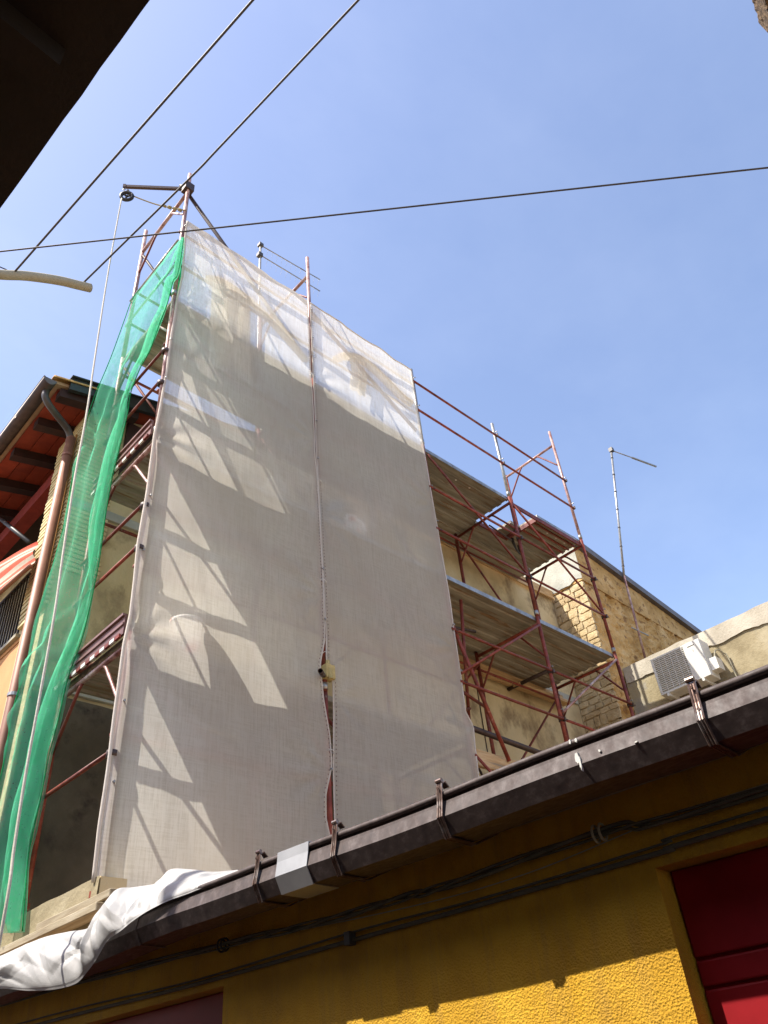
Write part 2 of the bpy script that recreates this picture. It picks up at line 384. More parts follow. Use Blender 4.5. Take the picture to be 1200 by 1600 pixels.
# ================================================================ YELLOW BUILDING
NW = 2.5
yb = empty('low_building', W(1.0, 2.6, 0), 'low mustard yellow garage building with brown gutter and red doors', 'building')
Z1 = 2.62
LZ = 2.168
wall = join(boxN(1.145, 3.30, NW, NW + 0.30, 0, LZ),
            boxN(-3.0, 7.0, NW, NW + 0.30, LZ + 0.0005, 2.44),
            boxN(5.9, 7.0, NW, NW + 0.30, 0, LZ), boxN(-3.0, -1.8, NW, NW + 0.30, 0, LZ))
o = obj('wall', wall, M['stucco'], yb)
obj('side_wall', boxN(-3.0, -2.7, 2.81, 10.0, 0, 2.44), M['stucco'], yb)
obj('side_wall', boxN(6.7, 7.0, 2.81, 3.4, 0, 2.44), M['stucco'], yb)
# roof slab rising away from the street (kept below the scaffold feet)
def roofz(n): return 2.46 + (n - 2.3) * 0.07
rp = [W(-3.0, 2.376, 2.376), W(-3.0, 2.44, 2.441), W(-3.0, 10.8, 2.445 + 0.5), W(-3.0, 10.8, roofz(10.8)), W(-3.0, 2.376, 2.497)]
obj('roof', prism(rp, CV * 8.9), M['roofdark'], yb)
# garage doors built of sectional panels
for (c0, c1, nm) in ((-1.8, 1.145, 'r'), (3.30, 5.9, 'l')):
    dr = obj('door', boxN(c0, c1, NW + 0.105, NW + 0.12, 0, LZ), M['door'], yb)
    z = LZ - 0.012; k = 0
    for zt, zb in ((LZ - 0.001, 1.925), (1.917, 1.850), (1.842, 1.60), (1.592, 1.35), (1.342, 1.10), (1.092, 0.85), (0.842, 0.60), (0.592, 0.35), (0.342, 0.02)):
        pn = obj('door_panel', boxN(c0 + 0.004, c1 - 0.004, NW + 0.090, NW + 0.104, zb, zt), M['door'], dr)
        bevel(pn, 0.006, 2)
# gutter: real profile extruded along the eave
prof = [(2.2222, 2.5000), (2.2212, 2.4754), (2.2037, 2.4712), (2.1914, 2.4282), (2.2242, 2.3708), (2.3575, 2.3708), (2.3729, 2.4918), (2.3688, 2.4918), (2.3534, 2.3749), (2.2263, 2.3749), (2.1966, 2.4282), (2.2058, 2.4805), (2.2283, 2.4918)]
def gut(c0, c1, nseg, off=0.0):
    vs, fs = [], []
    n = len(prof)
    for i in range(nseg + 1):
        c = c0 + (c1 - c0) * i / nseg
        sag = 0.004 * math.sin(c * 2.1) + 0.003 * math.sin(c * 5.3 + 1)
        if c > 3.3: sag -= min(0.03, (c - 3.3) * 0.05)
        for (pn, pz) in prof: vs.append(W(c, pn + 0.4 * sag, pz + sag))
    for i in range(nseg):
        for k in range(n):
            k2 = (k + 1) % n
            fs.append((i * n + k, (i + 1) * n + k, (i + 1) * n + k2, i * n + k2))
    fs.append(tuple(range(n))); fs.append(tuple(nseg * n + k for k in range(n))[::-1])
    return vs, fs
def sagz(c):
    s = 0.004 * math.sin(c * 2.1) + 0.003 * math.sin(c * 5.3 + 1)
    return s - min(0.03, (c - 3.3) * 0.05 if c > 3.3 else 0)
g = obj('gutter', gut(-1.2, 6.6, 90), M['gutter'], yb)
bead = obj('gutter_lip', tube([W(-1.2 + 5.0 * i / 50, 2.2119 + 0.4 * sagz(-1.2 + 5.0 * i / 50), 2.5061 + sagz(-1.2 + 5.0 * i / 50)) for i in range(51)], 0.0115, 10), M['gutter'], g, True)
# paint streak spilled over the gutter
def splat(c, n, z, w, h, seed):
    rnd = random.Random(seed); pts = []
    for k in range(14):
        a = 2 * math.pi * k / 14; q = 0.6 + 0.6 * rnd.random()
        pts.append(W(c + math.cos(a) * w * q, n, z + math.sin(a) * h * q))
    return pts
sp = []
for (c, w, h, z, n) in ((1.1562, 0.0070, 0.0200, 2.4538, 2.1920), (1.1480, 0.0040, 0.0280, 2.4354, 2.1899), (1.1705, 0.0040, 0.0080, 2.5122, 2.1981), (1.1480, 0.0050, 0.0090, 2.5102, 2.1981), (0.9532, 0.0060, 0.0030, 2.4364, 2.1884), (1.0762, 0.0040, 0.0040, 2.4508, 2.1909)):
    sp.append(prism([Vector(p) for p in splat(c, n, z, w, h, int(c * 1000))], NV * 0.012))
obj('paint_splash', join(*sp), M['white'], g)
# zinc repair collar
cc0, cc1 = 2.393, 2.578
op = [(2.2201, 2.5215), (2.1996, 2.5215), (2.1966, 2.4836), (2.1863, 2.4282), (2.2201, 2.3657), (2.3575, 2.3657), (2.3575, 2.3687), (2.2222, 2.3693), (2.1899, 2.4282), (2.2002, 2.4836), (2.2032, 2.5184), (2.2201, 2.5184)]
pc = prism([W(cc0, a, b + sagz(2.4)) for a, b in op], CV * (cc1 - cc0))
obj('repair_collar', pc, M['silver'], g)
# brackets
def bracket(c, tilt=0.0):
    s = sagz(c)
    path = [(2.2396, 2.5379), (2.2191, 2.5553), (2.1996, 2.5430), (2.1955, 2.5122), (2.1925, 2.4836), (2.1817, 2.4282), (2.2140, 2.3626), (2.3575, 2.3616), (2.5010, 2.4200)]
    ds = []
    for dc in (-0.010, 0.0, 0.010):
        r = 0.0035 if dc else 0.002
        ds.append(tube([W(c + dc + tilt * (2.5 - z) * 0.3, n, z + s) for n, z in path], r, 6))
    strip = []
    for n, z in path: strip.append(W(c - 0.012 + tilt * (2.5 - z) * 0.3, n + 0.001, z + s)); strip.append(W(c + 0.012 + tilt * (2.5 - z) * 0.3, n + 0.001, z + s))
    ds.append((strip, [(2 * i, 2 * i + 1, 2 * i + 3, 2 * i + 2) for i in range(len(path) - 1)]))
    ds.append(tube([W(c - 0.013, 2.2007, 2.5553 + s), W(c + 0.013, 2.2007, 2.5553 + s)], 0.008, 8))
    for dz in (2.5276, 2.4610): ds.append(tube([W(c, 2.191, dz + s), W(c, 2.186, dz + s)], 0.005, 8))
    return join(*ds)
for c in (-0.25, 0.744, 1.710, 2.240, 2.699):
    obj('gutter_bracket', bracket(c, 0.05), M['bracket'], g)
obj('gutter_joint', prism([W(3.56, a, b + sagz(3.56)) for a, b in op], CV * 0.022), M['gutter'], g)
# cables clipped along the facade
def smooth_path(pts, n=40):
    out = []
    P = [Vector(p) for p in pts]
    for i in range(len(P) - 1):
        p0 = P[max(i - 1, 0)]; p1 = P[i]; p2 = P[i + 1]; p3 = P[min(i + 2, len(P) - 1)]
        for k in range(max(2, n // len(P))):
            t = k / max(2, n // len(P))
            out.append(0.5 * ((2 * p1) + (p2 - p0) * t + (2 * p0 - 5 * p1 + 4 * p2 - p3) * t * t + (3 * p1 - p0 - 3 * p2 + p3) * t ** 3))
    out.append(P[-1]); return out
ub = [(6.5, 2.40), (4.69, 2.375), (3.28, 2.325), (2.69, 2.30), (2.18, 2.292), (1.94, 2.29), (1.26, 2.305), (0.73, 2.285), (-2.5, 2.33)]
t = empty('cable_bundle', W(1.0, 2.47, 2.30), 'dark twisted cable bundle tied along the yellow wall, the upper run', 'cable')
for k, (r, off) in enumerate(((0.007, 0), (0.0055, 2.1), (0.0045, 4.2))):
    pts = [W(c, 2.472, z) for c, z in ub]
    sm = smooth_path(pts, 140)
    q = [p + Vector((0, 0, 0.011 * math.sin(i * 0.22 + off))) - NV * 0.009 * math.cos(i * 0.22 + off) for i, p in enumerate(sm)]
    obj('cable', tube(q, r, 6), M['greencable'], t, True)
for c, zc in ((1.285, 2.305), (3.27, 2.325)):
    for d in (-0.012, 0.014):
        ring = [W(c + d, 2.468 - 0.024 * math.cos(a), zc + 0.026 * math.sin(a)) for a in [2 * math.pi * k / 14 for k in range(15)]]
        obj('cable_tie', tube(ring, 0.0045, 6), M['arm'] if c < 2 else M['cable'], t, True)
lb = [(6.5, 2.24), (4.64, 2.222), (3.50, 2.203), (2.47, 2.202), (1.78, 2.20), (1.10, 2.203), (0.76, 2.212), (-2.5, 2.22)]
t = empty('wall_conduit', W(1.0, 2.47, 2.20), 'dark grey green cable running straight just above the garage doors', 'cable')
obj('conduit', tube(smooth_path([W(c, 2.487, z) for c, z in lb], 60), 0.0085, 8), M['greencable'], t, True)
obj('second_wire', tube(smooth_path([W(c, 2.484, z + 0.022 + 0.006 * math.sin(c * 3)) for c, z in lb], 60), 0.004, 6), M['greencable'], t, True)
obj('clip', boxN(2.455, 2.485, 2.462, 2.499, 2.185, 2.232), M['cable'], t)
# thin loose wire
tag(obj('thin_wire', tube(smooth_path([W(3.3, 2.49, 2.33), W(2.2, 2.488, 2.262), (W(1.6, 2.488, 2.255)), W(1.0, 2.488, 2.30), W(0.4, 2.49, 2.30)], 40), 0.0022, 5), M['arm']), 'thin pale wire sagging between the two dark cables on the yellow wall', 'wire')

# kerb of rear roof edge, and timber planks lying on it under the scaffold foot
kb = empty('roof_kerb', (2.3, 5.4, 2.5), 'pale masonry kerb on the roof edge below the green net', 'kerb')
def kerbf(u, v):
    y = 4.74 + 2.26 * u
    z = 2.56 + 0.37 * v
    return Vector((2.24 + 0.006 * noise.noise(Vector((y * 5, z * 9, 0))), y, z + (0.008 * noise.noise(Vector((y * 3, 0, 7))) if v > 0.9 else 0)))
kf = grid(kerbf, 40, 6)
obj('kerb_face', kf, M['plaster'], kb, True)
obj('kerb_body', box(2.25, 2.42, 4.74, 7.0, 2.3, 2.925), M['concrete'], kb)
for k, (y0, y1, z0, x0) in enumerate(((4.50, 6.9, 2.68, 2.13), (4.42, 5.35, 2.735, 2.16))):
    tag(bevel(obj('timber_plank', box(x0, x0 + 0.105, y0, y1, z0, z0 + 0.045), M['wood_y'])), ('long timber plank lying against the pale kerb above the white sheet' if k == 0 else 'short timber plank under the scaffold foot at the left mesh corner'), 'plank', 'loose timber planks on and under the scaffold')

# ================================================================ HOUSE (left) with concrete side wall
hs = empty('old_house', (6.0, 9.0, 0), 'tall house with red boarded eaves whose side wall is bare stained concrete', 'house')
YW = 6.2
def wallf(u, v):
    x = 2.12 + (10.54 - 2.12) * u; zt_ = 8.72 if x > 4.12 else 7.73 + (x - 1.66) * 0.235 + 0.10; z = 2.3 + (zt_ - 2.3) * v
    return Vector((x, YW + 0.012 * noise.noise(Vector((x * 1.7, z * 1.7, 0))) + 0.006 * noise.noise(Vector((x * 7, z * 7, 3))), z))
obj('concrete_wall', grid(wallf, 120, 90), M['concrete'], hs, True)
body = prism([Vector((2.6, YW + 0.03, 0)), Vector((10.54, YW + 0.03, 0)), Vector((10.54, YW + 0.03, 8.70)), Vector((4.13, YW + 0.03, 8.70)), Vector((4.12, YW + 0.03, 8.38)), Vector((2.6, YW + 0.03, 8.03))], Vector((0, 6.8, 0)))
obj('house_body', body, M['concrete'], hs)
# recessed pour joints in the concrete
for x, z0, z1 in ((8.02, 4.2, 6.5), (6.9, 6.7, 8.5), (3.1, 2.9, 6.5)):
    pts = [Vector((x + 0.02 * noise.noise(Vector((z0 + (z1 - z0) * i / 14, x, 0))), YW - 0.006, z0 + (z1 - z0) * i / 14)) for i in range(15)]
    obj('wall_joint', tube(pts, 0.007, 5), M['loggia'], hs)
for z, x0, x1 in ((7.86, 4.3, 9.9), (4.35, 2.3, 5.6)):
    pts = [Vector((x0 + (x1 - x0) * i / 20, YW - 0.004, z + 0.015 * noise.noise(Vector((i * 0.4, z, 0))))) for i in range(21)]
    obj('wall_joint', tube(pts, 0.006, 5), M['loggia'], hs)
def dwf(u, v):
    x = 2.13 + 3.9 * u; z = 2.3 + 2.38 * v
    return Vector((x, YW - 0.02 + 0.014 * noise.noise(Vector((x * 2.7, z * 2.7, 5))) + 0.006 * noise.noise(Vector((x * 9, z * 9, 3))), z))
obj('shade_wall_patch', grid(dwf, 60, 40), M['darkwall'], hs, True)  # deep shade under the lowest deck, put into the wall colour
# slab-edge band of cement that sticks out at each storey
for z0 in (4.72, 6.62):
    obj('floor_band', box(2.125, 10.5, YW - 0.035, YW + 0.03, z0, z0 + 0.10), M['greyplaster'], hs)
# corner pillar of the street facade (faces -X): courses of thin bricks above, smooth plaster below
pl = obj('corner_pillar', box(2.125, 2.60, YW + 0.014, 6.74, 0, 7.92), M['cream'], hs)
crs = []
z = 5.50; k = 0
while z < 7.78:
    h = 0.038
    jit = random.uniform(-0.004, 0.004)
    pp = [Vector((2.124, YW - 0.012, z)), Vector((2.088 + jit, YW - 0.012, z + 0.004)), Vector((2.088 + jit, YW - 0.012, z + h - 0.004)), Vector((2.124, YW - 0.012, z + h))]
    y1 = 6.775 + random.uniform(-0.006, 0.006)
    crs.append(prism(pp, Vector((0, y1 - YW, 0))))
    # the far, toothed end
    z += 0.052; k += 1
obj('brick_courses', join(*crs, *[box(2.092, 2.52 + 0.01 * math.sin(q * 7), YW - 0.026, YW - 0.013, 5.9 + q * 0.052, 5.938 + q * 0.052) for q in range(39)]), M['cream'], pl)['kind'] = 'stuff'
# facade beyond the pillar: orange wall below, loggia above
obj('street_wall', box(2.14, 2.60, 6.745, 13.0, 0, 5.44), M['orange'], hs)
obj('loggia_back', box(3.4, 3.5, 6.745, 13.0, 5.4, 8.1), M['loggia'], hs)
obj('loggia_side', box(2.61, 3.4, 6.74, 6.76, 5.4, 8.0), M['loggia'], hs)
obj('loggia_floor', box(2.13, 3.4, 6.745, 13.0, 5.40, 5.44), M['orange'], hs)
bp = obj('balcony_railing', box(2.09, 2.16, 6.78, 13.0, 5.442, 5.475), M['arm'], hs)
for i in range(60):
    y = 6.84 + i * 0.075
    obj('baluster', box(2.118, 2.134, y, y + 0.016, 5.475, 6.18), M['black'], bp)
obj('handrail', box(2.11, 2.14, 6.78, 12.5, 6.18, 6.21), M['black'], bp)
obj('red_lintel', box(2.15, 2.30, 6.78, 13.0, 7.44, 7.61), M['redbeam'], hs)
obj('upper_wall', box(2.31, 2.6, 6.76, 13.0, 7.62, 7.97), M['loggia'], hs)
# eaves: rafters along X, red boards between them
ZE = 7.73
def ez(x): return ZE + (x - 1.66) * 0.235
ev = obj('eaves', prism([Vector((1.66, 5.98, ez(1.66) + 0.135)), Vector((4.1, 5.98, ez(4.1) + 0.135)), Vector((4.1, 5.98, ez(4.1) + 0.175)), Vector((1.66, 5.98, ez(1.66) + 0.175))], Vector((0, 7.0, 0))), M['roofdark'], hs)
y = 6.02; k = 0
ys = [6.00, 6.52, 7.12, 7.72, 8.32, 8.92, 9.52, 10.12, 10.72, 11.32, 11.92, 12.52]
for i, y in enumerate(ys):
    obj('rafter', prism([Vector((1.74, y, ez(1.74))), Vector((2.6, y, ez(2.6))), Vector((2.6, y, ez(2.6) + 0.11)), Vector((1.74, y, ez(1.74) + 0.11))], Vector((0, 0.11, 0))), M['rafter'], ev)
    if i < len(ys) - 1:
        yn = ys[i + 1]
        nb = 5
        for j in range(nb):
            x0 = 1.72 + j * 0.175
            a = ez(x0) + 0.112 + random.uniform(-0.004, 0.004)
            obj('eaves_board', prism([Vector((x0, y + 0.05, a)), Vector((x0 + 0.168, y + 0.05, a + 0.168 * 0.235)), Vector((x0 + 0.168, y + 0.05, a + 0.02 + 0.168 * 0.235)), Vector((x0, y + 0.05, a + 0.02))], Vector((0, yn - y + 0.01, 0))), M['red_board'], ev)
# rake fascia
fz = [Vector((1.80, 5.93, ez(1.80) + 0.07)), Vector((4.15, 5.93, ez(4.15) + 0.07)), Vector((4.15, 5.93, ez(4.15) + 0.235)), Vector((1.80, 5.93, ez(1.80) + 0.235))]
obj('gable_band', box(2.56, 3.9, YW - 0.045, YW + 0.02, 7.25, 8.0), M['rafter'], hs)
obj('gable_soffit', prism([Vector((2.2, 5.98, ez(2.2) + 0.128)), Vector((4.1, 5.98, ez(4.1) + 0.128)), Vector((4.1, 5.98, ez(4.1) + 0.134)), Vector((2.2, 5.98, ez(2.2) + 0.134))], Vector((0, 0.5, 0))), M['red_board'], ev)
rk = obj('rake_board', prism(fz, Vector((0, 0.045, 0))), M['darkflash'], ev)
obj('rake_cap', prism([Vector((1.79, 5.90, ez(1.79) + 0.236)), Vector((4.16, 5.90, ez(4.16) + 0.236)), Vector((4.16, 5.90, ez(4.16) + 0.252)), Vector((1.79, 5.90, ez(1.79) + 0.252))], Vector((0, 0.12, 0))), M['darkflash'], rk)
# roof tiles tips at the corner
for i in range(18):
    y = 6.0 + i * 0.22
    n = 8
    ds = []
    arc = [Vector((1.63, y + 0.085 * math.cos(math.pi * q / n), ez(1.63) + 0.17 + 0.06 * math.sin(math.pi * q / n))) for q in range(n + 1)]
    arc2 = [Vector((1.63, y + 0.073 * math.cos(math.pi * q / n), ez(1.63) + 0.17 + 0.048 * math.sin(math.pi * q / n))) for q in range(n + 1)][::-1]
    obj('roof_tile', prism(arc + arc2, Vector((0.45, 0, 0.45 * 0.235))), M['tanrough'], ev)
# eaves gutter (half round) + downpipe
gy0, gy1 = 5.94, 13.0
vs, fs = [], []
n = 9
for yy in (gy0, gy1):
    for q in range(n + 1):
        a = math.pi + math.pi * q / n
        vs.append(Vector((1.60 + 0.062 * math.cos(a), yy, ez(1.6) + 0.135 + 0.07 * math.sin(a))))
for q in range(n): fs.append((q, q + 1, n + 2 + q, n + 1 + q))
eg = obj('eaves_gutter', (vs, fs), M['brownsteel'], ev, True)
md = eg.modifiers.new('solid', 'SOLIDIFY'); md.thickness = 0.006
obj('gutter_stop', prism([Vector((1.60 + 0.064 * math.cos(math.pi + math.pi * q / n), gy0 - 0.004, ez(1.6) + 0.135 + 0.072 * math.sin(math.pi + math.pi * q / n))) for q in range(n + 1)], Vector((0, 0.008, 0))), M['flash'], eg)
obj('gutter_rim', tube([Vector((1.538, gy0, ez(1.6) + 0.138)), Vector((1.538, gy1, ez(1.6) + 0.138))], 0.010, 8), M['darkflash'], eg, True)
dp = obj('downpipe', tube([Vector((2.02, 6.24, 0.1)), Vector((2.02, 6.24, 7.50))], 0.047, 16), M['pipe'], hs, True)
obj('pipe_elbow', tube(smooth_path([Vector((1.62, 6.06, ez(1.6) + 0.07)), Vector((1.625, 6.06, 7.71)), Vector((1.69, 6.08, 7.64)), Vector((1.82, 6.14, 7.60)), Vector((1.96, 6.21, 7.56)), Vector((2.018, 6.24, 7.47)), Vector((2.02, 6.24, 7.36))], 36), 0.036, 14), M['greypipe'], dp, True)
for zc in (7.25, 4.62, 2.2):
    obj('pipe_clip', lathe((2.02, 6.24, zc), [(0.047, -0.014), (0.053, -0.014), (0.053, 0.014), (0.047, 0.014)], 16), M['pipe'] if zc > 5 else M['galv'], dp)
obj('orange_pipe', tube([Vector((2.08, 6.26, 2.4)), Vector((2.08, 6.27, 7.6))], 0.015, 8), M['orangepipe'], hs, True)
obj('awning_bar', tube([Vector((2.04, 6.84, 6.52)), Vector((2.0, 8.6, 8.05))], 0.024, 8), M['black'], hs, True)
# awning partly rolled
aw = empty('awning', (2.0, 8.0, 6.4), 'orange and white striped awning slung over the dark balcony', 'awning')
AWC = [onX(58, 846, 2.0), onX(-60, 905, 1.9), onX(50, 884, 1.95), onX(-60, 975, 1.8)]
def awf(u, v):
    p = AWC[0].lerp(AWC[1], u).lerp(AWC[2].lerp(AWC[3], u), v)
    return p + Vector((0.02 * math.sin(v * 10 + u * 3), 0, 0.012 * math.sin(u * 9)))
nst = 9
for i in range(nst):
    obj('stripe', grid(lambda u, v: awf(u, (i + v) / nst), 20, 3), M['awnred'] if i % 2 == 0 else M['awnwhite'], aw)
obj('front_bar', tube([awf(0, 1.02), awf(1, 1.02)], 0.022, 8), M['pipe'], aw, True)

# timber boards against the concrete wall
bevel(tag(obj('formwork_board', box(5.4, 10.5, YW - 0.07, YW - 0.04, 8.55, 8.72), M['wood']), 'yellow formwork board along the top of the concrete wall under the highest deck', 'board', 'timber boards against the concrete wall'))
bevel(tag(obj('formwork_board', box(6.0, 9.95, YW - 0.12, YW - 0.05, 6.44, 6.60), M['wood']), 'orange timber board against the concrete wall just below the middle deck', 'board', 'timber boards against the concrete wall'))

# ================================================================ STONE BUILDING right
XP, YP = 10.54, 5.54
sb = empty('stone_building', (13.0, 7.5, 0), 'ochre rubble stone building with grey brown roof edge right of the scaffold', 'building')
def ptop(x): return 9.36 - (x - XP) * 0.135
def tanf(u, v):
    x = XP + 7.0 * u; z = 2.3 + (ptop(x) - 2.3) * v
    p = Vector((x * 2.2, z * 2.2, 1.0))
    d = 0.035 * noise.noise(p) + 0.045 * abs(noise.noise(p * 2.7)) + 0.022 * noise.noise(p * 8)
    if noise.noise(Vector((x * 1.6, z * 1.1, 6))) > 0.12: d -= 0.03
    d += 0.03 * max(0, 0.25 - abs(noise.noise(Vector((x * 2.6 + 3, z * 4.2, 2))))) * 4 - 0.02
    return Vector((x + (0.0 if u > 0 else 0.01), YP - d * (0 if u == 0 else 1), z))
obj('rough_wall', grid(tanf, 170, 170), M['tanrough'], sb, False)
obj('building_body', box(XP + 0.08, XP + 7.0, YP + 0.06, 12.0, 0, 8.42), M['tanrough'], sb)
# pier (-X face): mortar bed + individual rubble stones, cement render above
obj('mortar_bed', box(XP + 0.012, XP + 0.07, YP + 0.055, 12.0, 0, 8.75), M['stone'], sb)
rnd = random.Random(5)
z = 4.6; cnt = 0
while z < 8.74:
    h = rnd.uniform(0.07, 0.20)
    if z + h > 8.78: h = 8.78 - z
    y = YP - 0.02
    while y < YW - 0.02:
        w = rnd.uniform(0.09, 0.32)
        w = min(w, YW - y)
        if w > 0.05:
            pts = []
            nn = 12
            cy, cz = y + w / 2, z + h / 2
            for q in range(nn):
                a = 2 * math.pi * (q + 0.5) / nn
                ex = 1 / max(abs(math.cos(a)), abs(math.sin(a)))
                ex = min(ex, 1.36)
                pts.append((cy + math.cos(a) * ex * (w / 2 - 0.002) * rnd.uniform(0.84, 1.03), cz + math.sin(a) * ex * (h / 2 - 0.002) * rnd.uniform(0.82, 1.05)))
            d = rnd.uniform(0.001, 0.022)
            vs = [Vector((XP + 0.03, a, b)) for a, b in pts] + [Vector((XP - d * 0.6, cy + (a - cy) * 0.96, cz + (b - cz) * 0.96)) for a, b in pts] + [Vector((XP - d, cy + rnd.uniform(-.02, .02), cz + rnd.uniform(-.01, .01)))]
            fs = [(q, (q + 1) % nn, nn + (q + 1) % nn, nn + q) for q in range(nn)] + [(nn + q, nn + (q + 1) % nn, 2 * nn) for q in range(nn)]
            obj('stone', (vs, fs), M['stone'], sb); cnt += 1
        y += w
    z += h
def rendf(u, v):
    y = YP - 0.03 + 6.0 * u * u + 0.0
    zb = 8.66 + 0.10 * noise.noise(Vector((y * 4, 3, 0))) + 0.03 * noise.noise(Vector((y * 15, 3, 0)))
    z = zb + (9.36 - zb) * v
    return Vector((XP - 0.035 + 0.012 * noise.noise(Vector((y * 3, z * 3, 9))), y, z))
obj('cement_render', grid(rendf, 60, 10), M['greyplaster'], sb, True)
obj('upper_body', prism([Vector((XP - 0.022, YP - 0.02, 8.64)), Vector((XP + 7, YP - 0.02, 8.40)), Vector((XP + 7, YP - 0.02, ptop(XP + 7) - 0.01)), Vector((XP - 0.022, YP - 0.02, 9.35))], Vector((0, 6, 0))), M['tanrough'], sb)
obj('roof_edge', prism([Vector((XP - 0.06, YP - 0.10, 9.36)), Vector((XP + 7.1, YP - 0.10, ptop(XP + 7.1))), Vector((XP + 7.1, YP - 0.10, ptop(XP + 7.1) + 0.13)), Vector((XP - 0.06, YP - 0.10, 9.49))], Vector((0, 6.2, 0))), M['flash'], sb)

# parapet wall with AC
XA = 10.98
pw = empty('parapet_wall', (XA + 0.2, 2.0, 0), 'weathered plaster wall with pale cement top behind the air conditioner', 'wall')
def pf(u, v):
    y = 5.52 - 9.0 * u; z = 2.3 + (7.04 - 2.3) * v
    top = 0.03 * noise.noise(Vector((y * 2, 0, 5))) if v > 0.97 else 0
    return Vector((XA + 0.012 * noise.noise(Vector((y * 2.5, z * 2.5, 2))), y, z + top))
obj('wall_face', grid(pf, 130, 60), M['plaster'], pw, True)
obj('wall_body', box(XA + 0.03, XA + 0.35, -3.5, 5.50, 0, 7.0), M['plaster'], pw)
def cf(u, v):
    y = 5.50 - 9.0 * u
    zb = 6.82 + 0.05 * noise.noise(Vector((y * 3, 1, 1))) + 0.02 * noise.noise(Vector((y * 11, 1, 1))) + 0.10 * max(0, min(1, (3.0 - y) * 1.5))
    z = zb + (7.09 - zb) * v
    return Vector((XA - 0.022 + 0.006 * noise.noise(Vector((y * 5, z * 5, 2))), y, z + (0.02 * noise.noise(Vector((y * 3, 0, 5))) if v > 0.9 else 0)))
obj('cement_cap', grid(cf, 130, 8), M['plastertop'], pw, True)
obj('cap_top', box(XA - 0.02, XA + 0.37, -3.5, 5.50, 7.0, 7.075), M['plastertop'], pw)
pat = [Vector((XA - 0.02, 3.02 + 0.16 * math.cos(a) * (1 + 0.15 * noise.noise(Vector((a, 0, 0)))), 6.58 + 0.23 * math.sin(a))) for a in [2 * math.pi * k / 22 for k in range(22)]]
obj('cement_patch', prism(pat, Vector((0.03, 0, 0))), M['greyplaster'], pw)
obj('broken_brick', box(XA - 0.05, XA + 0.02, 2.80, 2.90, 6.62, 6.70), M['orange'], pw)

# air conditioner outdoor unit
ac = empty('air_conditioner', (10.85, 4.45, 6.3), 'white air conditioner outdoor unit with square fan grille on plaster wall', 'air conditioner')
AX0, AX1, AY0, AY1, AZ0, AZ1 = 10.62, 10.90, 4.04, 4.86, 6.27, 6.86
bevel(obj('casing', join(box(AX0 + 0.012, AX1, AY0, AY1, AZ0, AZ1)), M['white'], ac), 0.012, 2)
fr = obj('front_panel', join(box(AX0 - 0.004, AX0 + 0.011, AY0 + 0.004, AY0 + 0.27, AZ0 + 0.004, AZ1 - 0.004),
     box(AX0 - 0.004, AX0 + 0.011, AY0 + 0.271, AY1 - 0.004, AZ1 - 0.035, AZ1 - 0.004),
     box(AX0 - 0.004, AX0 + 0.011, AY0 + 0.271, AY1 - 0.004, AZ0 + 0.004, AZ0 + 0.035),
     box(AX0 - 0.004, AX0 + 0.011, AY1 - 0.035, AY1 - 0.004, AZ0 + 0.036, AZ1 - 0.036)), M['white'], ac)
bevel(fr, 0.004)
ac['label'] = ac['label']
obj('grille_back', box(AX0 + 0.0105, AX0 + 0.0118, AY0 + 0.275, AY1 - 0.036, AZ0 + 0.036, AZ1 - 0.036), M['acdark'], ac)
for i in range(17):
    z = AZ0 + 0.06 + i * 0.0295
    obj('grille_bar', box(AX0 - 0.006, AX0 + 0.006, AY0 + 0.272, AY1 - 0.036, z, z + 0.010), M['white'], ac)
for i in range(6):
    y = AY0 + 0.30 + i * 0.095
    obj('grille_bar', box(AX0 - 0.003, AX0 + 0.004, y, y + 0.008, AZ0 + 0.036, AZ1 - 0.036), M['white'], ac)
fan = lathe((0, 0, 0), [(0.06, 0), (0.06, 0.01), (0.0, 0.012)], 16)
obj('badge', box(AX0 - 0.006, AX0 - 0.0035, AY0 + 0.09, AY0 + 0.20, AZ1 - 0.075, AZ1 - 0.062), M['greypipe'], ac)
obj('screw_recess', join(*[box(AX0 - 0.0065, AX0 - 0.0035, AY0 + 0.13, AY0 + 0.137, AZ1 - 0.14 - 0.012 * i, AZ1 - 0.134 - 0.012 * i) for i in range(3)]), M['greypipe'], ac)
for y in (4.15, 4.72):
    obj('mounting_arm', join(box(10.60, XA, y, y + 0.035, AZ0 - 0.045, AZ0 - 0.004), box(XA - 0.04, XA - 0.012, y, y + 0.035, AZ0 - 0.35, AZ0 - 0.046)), M['white'], ac)
obj('valve_cover', box(10.68, 10.86, AY0 - 0.12, AY0 - 0.001, AZ0 + 0.08, AZ0 + 0.26), M['white'], ac)
obj('refrigerant_pipe', tube(smooth_path([Vector((10.75, AY0 - 0.08, AZ0 + 0.28)), Vector((10.78, AY0 - 0.12, AZ0 + 0.38)), Vector((10.90, AY0 - 0.16, AZ0 + 0.36)), Vector((10.95, AY0 - 0.20, AZ0 + 0.1)), Vector((10.95, AY0 - 0.22, 4.5))], 30), 0.011, 8), M['arm'], ac, True)

